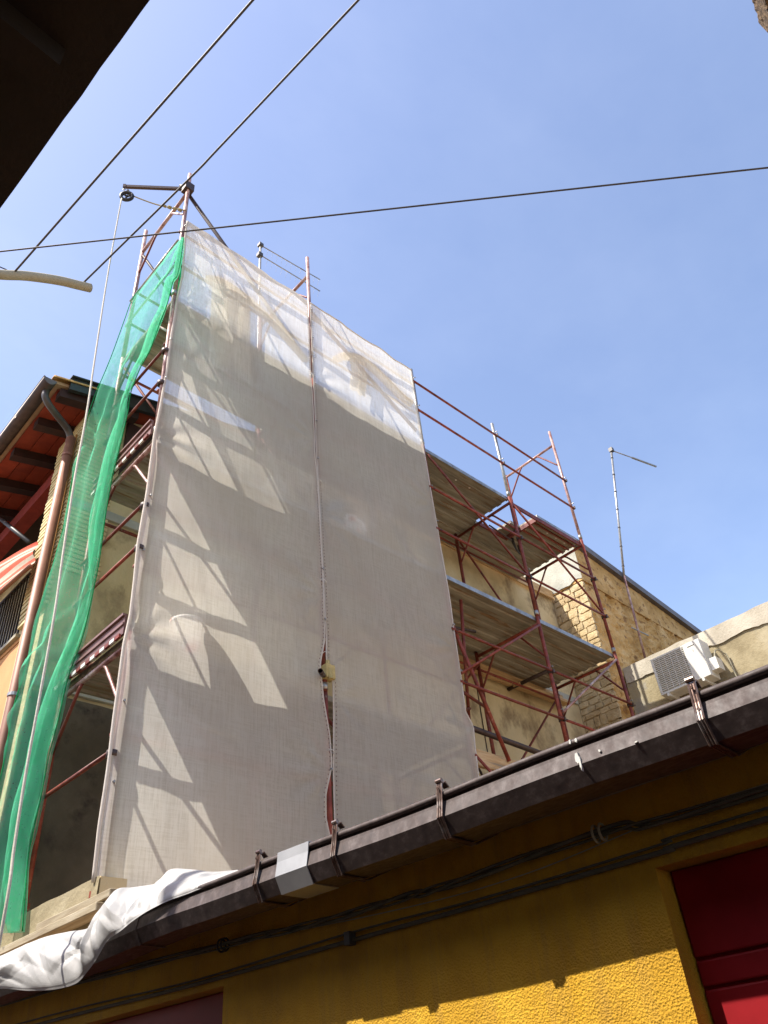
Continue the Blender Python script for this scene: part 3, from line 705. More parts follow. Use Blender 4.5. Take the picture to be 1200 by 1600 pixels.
# ================================================================ SCAFFOLD
YF, YI = 4.83, 5.90
XS = [2.275, 4.12, 5.975, 7.75, 9.52]
R = 0.0242
sc = empty('scaffolding', (5.9, 5.4, 2.5), 'rusty red tubular frame scaffolding of five frames with steel decks and a mesh front', 'scaffolding')
TOP = [11.08, 11.07, 10.10, 10.10, 10.98]
TOPI = [11.15, 10.9, 10.75, 10.75, 10.70]
BOT = 2.72
def rz(x, y):
    n = x * NV.x + y * NV.y
    return roofz(n) + 0.0
for i, x in enumerate(XS):
    zb = rz(x, YF) + 0.05
    if i == 0: zb = 2.79
    # front upright in stages with joint sleeves
    cuts = [zb, 4.62, 6.62, 8.62, TOP[i]]
    for a, b in zip(cuts, cuts[1:]):
        mt = M['tube']
        if i == 0 and b > 6: mt = M['tube_pale']
        if i == 3 and b > 9: mt = M['galv']
        if i in (2,) and b > 9: mt = M['galv']
        if i in (1, 4) and b > 9: mt = M['tube_pale']
        if b > 9:
            d = hollow((x, YF, a + 0.01), (x, YF, b), R)
        else:
            d = tube([(x, YF, a + 0.006), (x, YF, b)], R, 12)
        p = obj('upright', d, mt, sc, True)
        if b < 9:
            obj('joint_sleeve', lathe((x, YF, b + 0.06), [(R, -0.03), (R + 0.005, -0.03), (R + 0.005, 0.03), (R, 0.03)], 12), M['galv'], p, True)
        for zz in (a + 0.72, a + 1.28):
            if zz < b:
                obj('pin', tube([(x + 0.0, YF + 0.02, zz), (x, YF - 0.055, zz), (x, YF - 0.055, zz - 0.02)], 0.006, 6), M['galv'], p, True)
    zb2 = rz(x, YI) + 0.05
    if i == 0: zb2 = 2.95
    cuts = [zb2, 4.62, 6.62, 8.62, TOPI[i] if i in (0, 1, 4) else 8.60]
    for a, b in zip(cuts, cuts[1:]):
        obj('upright', tube([(x, YI, a + 0.006), (x, YI, b)], R, 12), M['tube_pale'] if (i == 0 and b > 8) else M['tube'], sc, True)
    for (yy, zz) in ((YF, zb), (YI, zb2)):
        bpz = zz - 0.05
        bp_ = obj('base_plate', box(x - 0.07, x + 0.07, yy - 0.07, yy + 0.07, bpz, bpz + 0.006), M['tube'], sc)
        obj('jack_nut', lathe((x, yy, bpz + 0.10), [(R, -0.02), (0.042, -0.018), (0.042, 0.018), (R, 0.02)], 8), M['tube'], bp_)
    # transoms with the knee braces of the frame
    zs = [4.52, 6.52, 8.52]
    if i in (0, 1, 4): zs.append(10.66)
    for z in zs:
        tp_ = obj('transom', tube([(x, YF + 0.01, z), (x, YI - 0.01, z)], 0.022, 10), M['tube_pale'] if z > 10 or (i == 0) else M['tube'], sc, True)
        if i in (0, 4) or z > 10 or True:
            for (y0, y1) in ((YF + 0.01, YF + 0.36), (YI - 0.01, YI - 0.36)):
                pts = [Vector((x, y0, z - 0.46)), Vector((x, y0 + (y1 - y0) * 0.12, z - 0.41)), Vector((x, y0 + (y1 - y0) * 0.88, z - 0.05)), Vector((x, y1, z - 0.012))]
                obj('knee_brace', tube(pts, 0.014, 8), M['tube_pale'] if i == 0 and y0 < 5 else M['tube'], tp_, True)
# guard rails (front)
def rail(x0, x1, z, y=YF - 0.035, r=0.0165, mat='tube', z2=None, name='guard_rail', par=sc):
    o = obj(name, tube([(x0, y, z), (x1, y, z if z2 is None else z2)], r, 10), M[mat], par, True)
    return o
def clip(x, z, y=YF, par=sc):
    return obj('coupler', lathe((x, y, z), [(R, -0.022), (R + 0.014, -0.018), (R + 0.014, 0.018), (R, 0.022)], 10), M['brownsteel'], par, True)
for b in range(4):
    x0, x1 = XS[b], XS[b + 1]
    for z in (9.83, 9.25, 7.87, 7.22, 5.84, 5.22, 3.85):
        if z < 4.5 and b > 1: continue
        yy = YF - 0.032 if b >= 2 else YF + 0.032
        q = rail(x0 - 0.03, x1 + 0.03, z + random.uniform(-0.01, 0.01), yy)
        if b >= 2:
            obj('hook', box(x1 - 0.012, x1 + 0.012, YF - 0.06, YF - 0.02, z - 0.03, z + 0.02), M['brownsteel'], q)
    # diagonals in the front plane
    yd = YF - 0.028 if b >= 2 else YF + 0.06
    for (za, zb) in ((8.46, 7.24), (6.45, 5.24), (4.44, 3.3)):
        if b >= 3 and za < 6.5:
            rail(XS[3] + 0.03, XS[4] - 0.06, 5.31, yd, 0.0165, 'tube_pale', 6.50, 'diagonal_brace'); break
        if b == 2 and za < 6.5 and za > 5:
            rail(XS[2] + 0.02, XS[3] - 0.05, 5.32, yd, 0.015, 'tube', 6.47, 'diagonal_brace'); continue
        rail(x0 + 0.03, x1 - 0.03, za, yd, 0.0155, 'tube', zb, 'diagonal_brace')
    if b < 2:
        rail(x0 + 0.03, x1 - 0.03, 10.72 if b == 0 else 10.0, YF + 0.045, 0.024, 'brownsteel' if b == 0 else 'tube', 8.95 if b == 0 else 8.9, 'diagonal_brace')
    if b >= 1:
        for z in (7.87, 7.22, 5.84, 5.22):
            obj('coupler', join(lathe((x1, YF, z), [(R, -0.024), (R + 0.012, -0.02), (R + 0.012, 0.02), (R, 0.024)], 10), tube([(x1 + 0.02, YF - 0.045, z), (x1 + 0.055, YF - 0.05, z - 0.004)], 0.008, 6)), M['brownsteel'], sc)
    # inner plane ledger and diagonals
    rail(x0, x1, 8.40, YI + 0.03, 0.0165, 'tube')
    rail(x0, x1, 6.36, YI + 0.03, 0.0165, 'tube')
    rail(x0 + 0.02, x1 - 0.02, 8.44, YI - 0.04, 0.0155, 'tube', 6.64, 'diagonal_brace')
    rail(x0 + 0.02, x1 - 0.02, 4.70, YI - 0.04, 0.0155, 'tube', 6.4, 'diagonal_brace')
rail(2.275, 3.1, 10.55, YI - 0.04, 0.019, 'brownsteel', 9.75, 'diagonal_brace')
rail(2.275, 4.12, 9.80, YI - 0.03, 0.0165, 'tube'); rail(2.275, 4.12, 9.2, YI - 0.03, 0.0165, 'tube')
# steep brace and short struts at the P2 frame
for a, b, mt, r in (((5.94, YF + 0.01, 6.12), (6.60, YF + 0.01, 4.50), 'tube', 0.022), ((5.96, YF, 5.13), (6.72, YF + 0.25, 5.20), 'tube', 0.018),
                 ((6.80, 5.4, 5.35), (6.1, 5.0, 5.0), 'tube', 0.016), ((7.0, 5.88, 5.65), (7.5, 5.88, 4.7), 'brownsteel', 0.014),
                 ((6.45, 5.0, 6.5), (6.85, 5.5, 5.1), 'tube', 0.02), ((6.2, 5.6, 6.45), (6.9, 5.2, 6.3), 'brownsteel', 0.018)):
    obj('strut', tube([a, b], r, 8), M[mt], sc, True)
# end guards on the left side (along Y) and on the right end
for z in (7.74, 7.28, 5.80, 5.37, 3.7):
    pts = [Vector((2.235, YF, z)), Vector((2.235, YI, z))]
    e = obj('end_guard_rail', tube(pts, 0.015, 8), M['tube'], sc, True)
    obj('clamp', lathe((2.26, YF, z), [(R, -0.025), (R + 0.016, -0.02), (R + 0.016, 0.02), (R, 0.025)], 10), M['brownsteel'], e, True)
for z in (9.62, 9.15):
    obj('end_guard_rail', tube([Vector((2.235, YF, z)), Vector((2.235, YI, z))], 0.013, 8), M['galv'], sc, True)
# toe boards at the left end with red and white edge strip
for z0 in (4.60, 6.62):
    tb = obj('toe_board', box(2.225, 2.245, YF + 0.01, YI + 0.02, z0, z0 + 0.17), M['toe'], sc)
    obj('board_rib', join(box(2.212, 2.224, YF + 0.01, YI + 0.02, z0 + 0.075, z0 + 0.095), box(2.205, 2.224, YF + 0.01, YI + 0.02, z0 + 0.15, z0 + 0.17)), M['toe'], tb)
    y = YF + 0.03; k = 0
    while y < YI:
        obj('edge_mark', box(2.205, 2.222, y, y + 0.07, z0 - 0.025, z0 + 0.004), M['white'] if k % 2 else M['tube'], tb); y += 0.075; k += 1
# base plate area tube end sticking out of the seam
p1 = onN(0, 0, 1) if False else None
obj('stub_tube', hollow((4.14, 4.86, 4.80), (3.80, 4.50, 4.60), 0.022), M['brownsteel'], sc, True)
obj('coupler', join(box(4.09, 4.19, 4.76, 4.84, 4.74, 4.87), tube([(4.13, 4.75, 4.72), (4.14, 4.80, 4.92)], 0.02, 8)), M['insul'], sc)

# steel decks: corrugated planks hooked on transoms
def plank_data(x0, x1, y0, y1, z, ribs=1):
    w = y1 - y0
    poly = []
    prof_ = [(0, 0.0), (0, 0.048)]
    top = [(y0, z + 0.05), (y1, z + 0.05)]
    bot = [(y1, z), (y1 - 0.03, z)]
    k = ribs
    step = (w - 0.06) / (2 * k + 1)
    yy = y1 - 0.03
    for j in range(2 * k + 1):
        if j % 2 == 0:
            bot += [(yy - 0.006, z + 0.020), (yy - step + 0.006, z + 0.020)]
        else:
            bot += [(yy - 0.006, z + 0.006), (yy - step + 0.006, z + 0.006)]
        yy -= step
    bot += [(y0 + 0.03, z), (y0, z)]
    pts = [Vector((x0, a, b)) for a, b in bot + top]
    return prism(pts, Vector((x1 - x0, 0, 0)))
holes_mat = M['bucketwhite']
for z in (8.575, 6.575, 4.575):
    for b in range(4):
        x0, x1 = XS[b] + 0.003, XS[b + 1] - 0.003
        rows = [(4.86, 5.182), (5.184, 5.507), (5.509, 5.832)]
        if b >= 1 and z > 5: rows.append((5.834, 6.15))
        if z < 5 and b >= 2: continue
        for r_, (y0, y1) in enumerate(rows):
            xx0 = x0
            if z > 8 and b == 3 and r_ < 1: xx0 = 8.42          # open hatch
            if z > 8 and b == 3 and r_ == 1: xx0 = 8.2
            pk = obj('deck_plank', plank_data(xx0, x1, y0, y1, z), M['deck'], sc)
            if r_ == 0 and z > 6:
                obj('deck_edge', box(xx0, x1, y0 - 0.008, y0 - 0.001, z - 0.004, z + 0.052), M['galv'], pk)
            # punched drain holes drawn as solid white discs
            if z > 8 and b >= 2 and r_ in (0, 1):
                for j in range(3):
                    hx = x0 + 0.55 + 0.28 * j if b == 2 else x0 + 1.12 + 0.22 * j
                    hy = y0 + 0.155
                    n_ = 8
                    obj('hole', prism([Vector((hx + 0.017 * math.cos(2 * math.pi * q / n_), hy + 0.011 * math.sin(2 * math.pi * q / n_), z + 0.0045)) for q in range(n_)], Vector((0, 0, 0.001))), M['bucketwhite'], pk)
# hatch frame on the last bay
hf = obj('hatch_frame', join(box(XS[3] + 0.02, XS[4] - 0.03, 4.845, 4.868, 8.50, 8.57), box(XS[3] + 0.02, 8.41, 5.44, 5.465, 8.50, 8.565), box(8.385, 8.415, 4.87, 5.43, 8.50, 8.57)), M['tube'], sc)
for y in (4.95, 5.06, 5.17):
    obj('hatch_rib', box(8.42, XS[4] - 0.03, y, y + 0.02, 8.545, 8.574), M['tube'], hf)
rail(XS[3] + 0.05, 8.3, 8.42, 5.3, 0.012, 'brownsteel', 8.36, 'strut')

# hoist arm with pulley at the top of the left frame
top0 = Vector((2.275, 4.86, 10.78))
be = Vector((1.70, 5.29, 10.76))
ha = empty('hoist', top0, 'dark steel hoist arm sticking out from the top of the left upright', 'hoist arm')
dirv = (be - top0).normalized()
up = Vector((0, 0, 1)); sd = dirv.cross(up).normalized()
def beam(a, b, w, h):
    d = (b - a).normalized(); s = d.cross(Vector((0, 0, 1))).normalized(); u = s.cross(d)
    poly = [a + s * w - u * h, a - s * w - u * h, a - s * w + u * h, a + s * w + u * h]
    return prism(poly, b - a)
obj('arm', join(beam(top0 - dirv * 0.05, be, 0.016, 0.022)), M['brownsteel'], ha)
obj('arm_cap', beam(be - dirv * 0.002, be + dirv * 0.03, 0.020, 0.030), M['brownsteel'], ha)
obj('coupler', join(box(2.22, 2.335, 4.79, 4.90, 10.70, 10.84), tube([(2.23, 4.95, 10.92), (2.27, 4.86, 10.80)], 0.022, 8)), M['brownsteel'], ha)
obj('hook', tube(smooth_path([be + Vector((0.01, 0, -0.02)), be + Vector((-0.02, 0.01, -0.06)), be + Vector((0.0, 0.0, -0.10)), be + Vector((0.02, 0, -0.09))], 12), 0.006, 6), M['galv'], ha, True)
pc_ = be + Vector((0.03, -0.015, -0.20))
pu = empty('pulley', pc_, 'black rope pulley wheel hanging from the hoist arm', 'pulley')
ax = Vector((0.6, 0.8, 0.15)).normalized()
u_ = ax.orthogonal().normalized(); w_ = ax.cross(u_)
def ringd(c, R1, r1, n=24, m_=8):
    return tube([c + (u_ * math.cos(2 * math.pi * k / n) + w_ * math.sin(2 * math.pi * k / n)) * R1 for k in range(n + 1)], r1, m_)
obj('wheel_rim', join(ringd(pc_, 0.066, 0.021)), M['black'], pu, True)
obj('spokes', join(*[tube([pc_, pc_ + (u_ * math.cos(a) + w_ * math.sin(a)) * 0.062], 0.012, 6) for a in (0.3, 2.4, 4.5)]), M['black'], pu, True)
obj('strap', tube([pc_ + Vector((0, 0, 0.13)), pc_ + Vector((0.02, -0.01, 0.02)), pc_], 0.016, 6), M['black'], pu, True)
# hoist rope, one fall down to the street and the tail tied to the upright
rp_ = [onX(190, 310, 1.68), onX(170, 420, 1.66), onX(152, 535, 1.64), onX(135, 648, 1.62), onX(118, 740, 1.60), onX(100, 855, 1.60), onX(85, 960, 1.60), onX(60, 1100, 1.59), onX(40, 1210, 1.58), onX(22, 1325, 1.57), onX(5, 1440, 1.56)]
rt = empty('hoist_rope', rp_[0], 'pale rope falling from the pulley past the green net', 'rope')
obj('rope_fall', tube(smooth_path(rp_ + [rp_[-1] + Vector((0, 0, -1.2))], 90), 0.0085, 8), M['rope'], rt, True)
obj('rope_tail', tube(smooth_path([pc_ + Vector((0.05, -0.03, 0.03)), (pc_ + Vector((2.27, 4.84, 10.30))) / 2 + Vector((0.02, 0, -0.02)), Vector((2.27, 4.80, 10.22))], 20), 0.008, 6), M['oldrope'], rt, True)
obj('rope_knots', join(*[tube([Vector((2.05 + 0.05 * k, 4.96 - 0.035 * k, 10.30 - 0.02 * k)), Vector((2.085 + 0.05 * k, 4.945 - 0.035 * k, 10.288 - 0.02 * k))], 0.017 + 0.004 * (k % 2), 7) for k in range(4)]), M['oldrope'], rt, True)

# ================================================================ DEBRIS MESH SHEETS
ML = [(2.90, 2.235), (3.2, 2.225), (3.7, 2.232), (4.0, 2.225), (4.5, 2.225), (4.75, 2.245), (5.4, 2.23), (6.0, 2.25), (6.57, 2.245), (7.0, 2.27), (7.62, 2.285), (8.0, 2.285), (8.64, 2.30), (9.0, 2.325), (9.6, 2.30), (10.03, 2.30)]
SL = [(3.40, 4.085), (3.53, 4.05), (3.73, 4.06), (3.97, 4.135), (4.22, 4.13), (4.55, 4.07), (4.85, 4.05), (5.12, 4.115), (5.4, 4.12), (5.82, 4.123), (6.77, 4.113), (7.1, 4.10), (7.47, 4.088), (7.8, 4.088), (8.07, 4.087), (8.49, 4.08), (8.93, 4.07), (10.0, 4.065)]
SR = [(3.50, 4.14), (3.98, 4.152), (4.40, 4.18), (4.73, 4.19), (4.93, 4.125), (5.13, 4.135), (5.83, 4.130), (6.78, 4.122), (7.49, 4.108), (8.09, 4.115), (8.51, 4.11), (8.96, 4.11), (10.0, 4.11)]
MR = [(4.0, 5.99), (4.5, 6.02), (4.74, 6.045), (4.88, 5.955), (5.10, 5.965), (6.38, 5.99), (7.6, 5.96), (8.65, 5.94), (10.0, 5.935)]
def sheetf(LT, RT, z0f, z1, seed):
    def fn(u, v):
        z0 = z0f(u)
        z = z1 + (z0 - z1) * v
        top = 0.035 * math.sin(math.pi * u) * (-1) * max(0, 1 - v * 6)
        xl = lerp_tab(LT, z) + 0.006 * noise.noise(Vector((z * 2.5, seed, 0))); xr = lerp_tab(RT, z) + 0.006 * noise.noise(Vector((z * 2.5, seed, 9)))
        x = xl + (xr - xl) * u
        free = math.sin(math.pi * u)
        y = 4.797 - 0.022 * free - 0.012 * free * noise.noise(Vector((x * 1.3, z * 0.8, seed)))
        y += 0.010 * noise.noise(Vector((x * 3.5 + z * 0.8, z * 0.9, seed + 4))) * min(1, free * 3)
        y += 0.0045 * noise.noise(Vector((x * 9 + z * 2.2, z * 1.4, seed + 7))) * min(1, free * 4)
        for (tz, tx) in ((8.6, 0), (6.6, 0), (4.6, 0), (7.6, 1), (5.6, 1), (3.9, 1)):      # puckers fanning out from the ties
            du = (u if tx == 0 else 1 - u) * (xr - xl); dz = z - tz
            rr = math.hypot(du, dz) + 1e-4
            if rr < 0.7: y += 0.010 * math.sin(math.atan2(dz, du) * 9) * (1 - rr / 0.7) * min(1, rr / 0.12)
        # creases near the top corners
        if v < 0.2:
            y += 0.007 * math.sin((x * 9 + z * 7)) * (0.2 - v) * 5 * min(1, free * 2)
        return Vector((x, y, z + top))
    return fn
ms1 = obj('mesh_sheet', grid(sheetf(ML, SL, lambda u: 2.90 - 0.03 * math.sin(u * 9), 10.03, 1.0), 70, 220), M['mesh'], None, True)
tag(ms1, 'off-white see-through debris mesh sheet on the left, with slanting light patches', 'debris mesh', 'debris mesh sheets tied to the scaffold front')
ms2 = obj('mesh_sheet', grid(sheetf(SR, MR, lambda u: 3.2 + 0.3 * u, 10.03, 21.0), 70, 200), M['mesh'], None, True)
tag(ms2, 'off-white see-through debris mesh sheet right of the red seam, plain and shaded', 'debris mesh', 'debris mesh sheets tied to the scaffold front')
def hemstrip(par, LT, z0, z1, seed, w=0.014, name='edge_hem', dx=0):
    pts = []
    n = 120
    for i in range(n + 1):
        z = z0 + (z1 - z0) * i / n
        x = lerp_tab(LT, z) + 0.006 * noise.noise(Vector((z * 2.5, seed[0], seed[1]))) + dx
        pts.append(Vector((x, 4.797, z)))
    return obj(name, tube(pts, w * 0.42, 6), M['hem'], par, True)
hemstrip(ms1, ML, 2.9, 10.02, (1.0, 0), 0.03)
hemstrip(ms1, SL, 2.95, 9.99, (1.0, 9), 0.016)
hemstrip(ms2, SR, 3.3, 9.99, (21.0, 0), 0.016)
hemstrip(ms2, MR, 3.6, 9.99, (21.0, 9), 0.018)
for par, fn in ((ms1, sheetf(ML, SL, lambda u: 2.9, 10.03, 1.0)), (ms2, sheetf(SR, MR, lambda u: 3.2, 10.03, 21.0))):
    if par is ms1:
        # broad double hem turned over the top rail
        def tf(u, v, fn=fn):
            p = fn(u, 0); return p + Vector((0, -0.006 - 0.004 * v, 0.004 - v * (0.10 + 0.03 * math.sin(u * 14))))
        obj('top_hem', grid(tf, 60, 3), M['hem'], par, True)
    else:
        obj('top_hem', tube([fn(i / 60, 0) + Vector((0, -0.004, 0)) for i in range(61)], 0.008, 6), M['hem'], par, True)
# row of stitches along the hems
for par, T_s, sd_, dx in ((ms1, SL, (1.0, 9), -0.022), (ms2, SR, (21.0, 0), 0.022), ):
    ds = []
    for i in range(170):
        z = 3.5 + i * 0.038
        x = lerp_tab(T_s, z) + 0.006 * noise.noise(Vector((z * 2.5, sd_[0], sd_[1]))) + dx
        ds.append(box(x - 0.0018, x + 0.0018, 4.786, 4.790, z, z + 0.011))
    obj('stitching', join(*ds), M['toe'], par)['kind'] = 'stuff'
# cable ties on the seam
for z in (4.08, 4.98, 9.0, 8.45, 7.0, 5.75):
    x = 4.12
    ring = [Vector((x + 0.034 * math.cos(a), 4.80 + 0.045 * math.sin(a), z + 0.01 * math.sin(a * 2))) for a in [2 * math.pi * k / 12 for k in range(13)]]
    obj('cable_tie', tube(ring, 0.003, 5), M['white'], ms1, True)

# cloths slung over the top guard rail behind the mesh
def swag(name, pts, width, thick, label, seed):
    sm = smooth_path(pts, 40)
    n = len(sm) - 1
    def fn(u, v):
        i = min(int(u * n), n - 1); t = u * n - i
        p = sm[i].lerp(sm[i + 1], t)
        w = width * (0.75 + 0.5 * math.sin(math.pi * u))
        return p + Vector((0, thick * math.sin(v * 9 + seed) * (0.4 + v), -w * v))
    return fn
t1 = empty('draped_cloth', (2.95, 4.88, 9.4), 'beige cloth hanging over the top rail behind the left mesh sheet', 'cloth')
def drop1(u, v):
    x = 2.72 + 0.50 * u + 0.05 * v
    z = 9.36 + 0.07 * u - v * (1.50 - 0.12 * math.sin(u * 3.0))
    return Vector((x, 4.86 + 0.018 * math.sin(u * 16 + v * 2), z))
obj('hanging_cloth', grid(drop1, 40, 30), M['tarpfold'], t1, True)
obj('rolled_edge', tube(smooth_path([Vector((2.66, 4.87, 9.33)), Vector((2.83, 4.86, 9.42)), Vector((3.07, 4.86, 9.42)), Vector((3.3, 4.865, 9.38)), Vector((3.6, 4.87, 9.25)), Vector((4.06, 4.87, 8.95))], 30), [0.03] * 6 + [0.05] * 8 + [0.055] * 6 + [0.035] * 20 if False else 0.04, 8), M['tarpfold'], t1, True)
t2 = empty('draped_cloth', (5.2, 4.88, 9.5), 'beige cloth slung in an arc behind the right mesh sheet near its top', 'cloth')
obj('slung_roll', tube(smooth_path([Vector((4.56, 4.87, 9.33)), Vector((4.72, 4.86, 9.50)), Vector((4.96, 4.86, 9.62)), Vector((5.2, 4.86, 9.62)), Vector((5.5, 4.86, 9.50)), Vector((5.72, 4.86, 9.40)), Vector((5.90, 4.86, 9.38))], 36), 0.055, 8), M['tarpfold'], t2, True)
obj('hanging_cloth', grid(lambda u, v: Vector((4.80 + 0.26 * u + 0.03 * math.sin(v * 5), 4.875 + 0.015 * math.sin(u * 12), 9.52 - 0.58 * v)), 16, 12), M['tarpfold'], t2, True)

# ================================================================ GREEN NET
Rp = [(288,372),(284,400),(278,430),(271,440),(262,475),(250,506),(235,548),(220,575),(205,614),(200,645),(190,690),(175,752),(165,810),(157,870),(146,926),(130,995),(107,1060),(92,1125),(77,1182),(66,1240),(55,1290),(45,1340),(40,1400),(36,1455)]
Lp = [(283,374),(262,398),(240,425),(222,448),(207,468),(195,500),(177,550),(165,580),(150,615),(138,650),(128,690),(114,745),(103,810),(90,860),(73,920),(58,970),(45,1030),(22,1105),(14,1150),(5,1200),(-10,1260),(-25,1320),(-40,1390),(-55,1470)]
XL = [2.22, 2.22, 2.22, 2.22, 2.22, 2.17, 2.12, 2.08, 2.05, 2.03, 2.02, 2.01, 2.0, 2.0, 1.99, 1.98, 1.97, 1.965, 1.965, 1.965, 1.965, 1.965, 1.965, 1.965]
NR = [onX(a, b, 2.20) for a, b in Rp]
NL = [onX(a, b, x) for (a, b), x in zip(Lp, XL)]
def along(P, t):
    f = t * (len(P) - 1); i = min(int(f), len(P) - 2); q = f - i
    p0 = P[max(i - 1, 0)]; p1 = P[i]; p2 = P[i + 1]; p3 = P[min(i + 2, len(P) - 1)]
    return 0.5 * ((2 * p1) + (p2 - p0) * q + (2 * p0 - 5 * p1 + 4 * p2 - p3) * q * q + (3 * p1 - p0 - 3 * p2 + p3) * q ** 3)
def netf(u, v):
    a = along(NL, v); b = along(NR, v)
    p = a.lerp(b, u)
    amp = 0.018 + 0.03 * (u ** 2)
    if v < 0.05: amp *= v / 0.05
    p.x += -0.02 * math.sin(math.pi * u) + amp * math.sin(u * 15 + v * 7 + 1.5 * noise.noise(Vector((u * 2, v * 6, 0)))) + 0.012 * noise.noise(Vector((u * 5, v * 22, 4)))
    # diagonal tension folds pulled towards the ties at the right edge
    for tv, st in ((0.36, 0.03), (0.60, 0.05)):
        d = (v - tv) - (1 - u) * 0.12
        if -0.02 < d < 0.12: p.x += st * math.sin(d * 130) * (1 - u) * math.exp(-d * 18) * 0.5
    p.x = min(p.x, 2.222)
    return p
gn = obj('green_net', grid(netf, 60, 240), M['green'], None, True)
tag(gn, 'bright green shade net hanging in folds down the left side of the scaffold', 'shade net')
# the gathered free edge: cloth folded back on itself, pinched at the ties
TIES = [0.0, 0.36, 0.605, 1.02]
def gath(v):
    for a, b in zip(TIES, TIES[1:]):
        if a <= v <= b:
            return max(0.0, math.sin(math.pi * (v - a) / (b - a))) ** 0.6
    return 0.2
def foldf(u, v, k=0):
    b = along(NR, v); a = along(NL, v)
    w = (a - b).normalized()
    wd = (0.030 + 0.125 * gath(v)) * (0.75 + 0.45 * v)
    ang = u * 2 * math.pi
    return b + w * (wd * 0.5 * (1 - math.cos(ang))) + Vector((-0.02 - 0.04 * gath(v) * math.sin(ang) + 0.008 * math.sin(v * 60 + u * 9), 0, 0))
obj('gathered_edge', grid(foldf, 18, 200), M['green'], gn, True)
obj('edge_cord', tube([along(NR, i / 120) + Vector((-0.005, 0, 0)) for i in range(121)], 0.005, 5), M['greenhem'], gn, True)
obj('outer_cord', tube([along(NL, 0.14 + 0.86 * i / 120) + Vector((-0.004, 0, 0)) for i in range(121)], 0.005, 5), M['greenhem'], gn, True)
# a strip of net bunched behind the upright near the apex
obj('bunched_strip', grid(lambda u, v: Vector((2.30 + 0.03 * math.sin(u * 6), 4.86 + 0.05 * u, 9.45 - 0.72 * v)) + Vector((0.05 * u * math.sin(math.pi * v), 0, 0)), 10, 20), M['greenhem'], gn, True)

# ================================================================ WHITE PLASTIC SHEET over the gutter end
topP = [(372,1359),(350,1361),(330,1362),(295,1358),(265,1359),(252,1378),(210,1386),(182,1390),(162,1418),(142,1448),(105,1456),(70,1464),(35,1478),(0,1494),(-60,1520)]
botP = [(372,1362),(336,1378),(300,1394),(262,1408),(230,1424),(205,1441),(188,1455),(168,1470),(150,1500),(135,1520),(118,1537),(85,1546),(45,1548),(0,1545),(-60,1550)]
T_ = [onN(a, b, 2.36 if i < 6 else (2.26 if i == 6 else 2.185)) for i, (a, b) in enumerate(topP)]
B_ = [onN(a, b, [2.206, 2.204, 2.198, 2.18, 2.16, 2.15][i] if i < 6 else 2.13) for i, (a, b) in enumerate(botP)]
crs_ = random.Random(11)
CREASE = [(crs_.uniform(0, 1), crs_.uniform(0, 1), crs_.uniform(-1.1, 1.1), crs_.uniform(0.15, 0.6), crs_.choice((-1, 1, 1)) * crs_.uniform(0.006, 0.022)) for _ in range(60)]
def shf(u, v):
    a = along(T_, u); b = along(B_, u)
    p = a.lerp(b, v)
    s = math.sin(math.pi * min(1, v * 1.02)) ** 0.6 if 0 < v < 0.98 else 0
    k = 0
    for (cu, cv, th, w, h) in CREASE:
        U = (u - cu) * 15; V = (v - cv) * 2.2
        d = abs(U * math.cos(th) + V * math.sin(th)); l = abs(-U * math.sin(th) + V * math.cos(th))
        k += h * max(0, 1 - d / w) * max(0, 1 - l / 2.2)
    k += 0.012 * noise.noise(Vector((u * 14, v * 2, 1)))
    return p - NV * (max(0.012, 0.04 + k) * s * min(1, u * 5)) + Vector((0, 0, 0.25 * k * s))
tag(obj('plastic_sheet', grid(shf, 260, 34), M['sheet'], None, False), 'crumpled white plastic sheet draped over the far end of the brown gutter', 'plastic sheet')

# ================================================================ THINGS ON THE DECKS
def bucket(name, c, r, h, mat, label, group=None):
    e = empty(name, c, label, 'bucket', group)
    obj('shell', lathe(c, [(0.0, 0.0), (r * 0.82, 0.0), (r, h), (r * 1.05, h), (r * 1.05, h - 0.03), (r * 1.0, h - 0.03)], 24), M[mat], e, True)
    hd = [Vector(c) + Vector((r * math.cos(a), 0.0, h - 0.02 - 0.5 * r * math.sin(a))) for a in [math.pi * k / 12 for k in range(13)]]
    obj('handle', tube(hd, 0.005, 5), M['galv'], e, True)
bucket('bucket', (2.80, 4.955, 4.628), 0.13, 0.31, 'bucketwhite', 'white bucket with red smear on the lowest deck behind the left mesh', 'buckets on the decks')
bucket('bucket', (4.42, 4.98, 6.628), 0.15, 0.28, 'bucketgrey', 'grey bucket behind the mesh beside the seam on the middle deck', 'buckets on the decks')
def sack(c, s, seed):
    def fn(u, v):
        th = u * 2 * math.pi; ph = v * math.pi
        d = Vector((math.cos(th) * math.sin(ph) * s[0], math.sin(th) * math.sin(ph) * s[1], math.cos(ph) * s[2]))
        k = 1 + 0.18 * noise.noise(d * 5 + Vector((seed, 0, 0)))
        d = d * k
        d.z = max(d.z, -s[2] * 0.8)
        return Vector(c) + d
    return grid(fn, 18, 12)
tag(obj('rubble_sack', sack((4.74, 5.0, 6.79), (0.17, 0.13, 0.19), 3), M['bucketwhite'], None, True), 'pale sack slumped on the middle deck just right of the seam', 'sack', 'sacks on the middle deck')
tag(obj('rubble_sack', sack((3.72, 5.0, 6.80), (0.15, 0.12, 0.2), 8), M['tarpfold'], None, True), 'beige sack on the middle deck behind the left mesh at a light patch tip', 'sack', 'sacks on the middle deck')
bevel(tag(obj('timber_plank', box(6.05, 8.2, 4.92, 5.12, 4.53, 4.58), M['wood']), 'timber plank seen from below just above the gutter right of the mesh', 'plank', 'loose timber planks on and under the scaffold'))
bevel(tag(obj('timber_plank', box(6.0, 7.9, 4.86, 4.905, 4.37, 4.52), M['wood']), 'orange timber board on edge just above the gutter right of the mesh', 'plank', 'loose timber planks on and under the scaffold'))
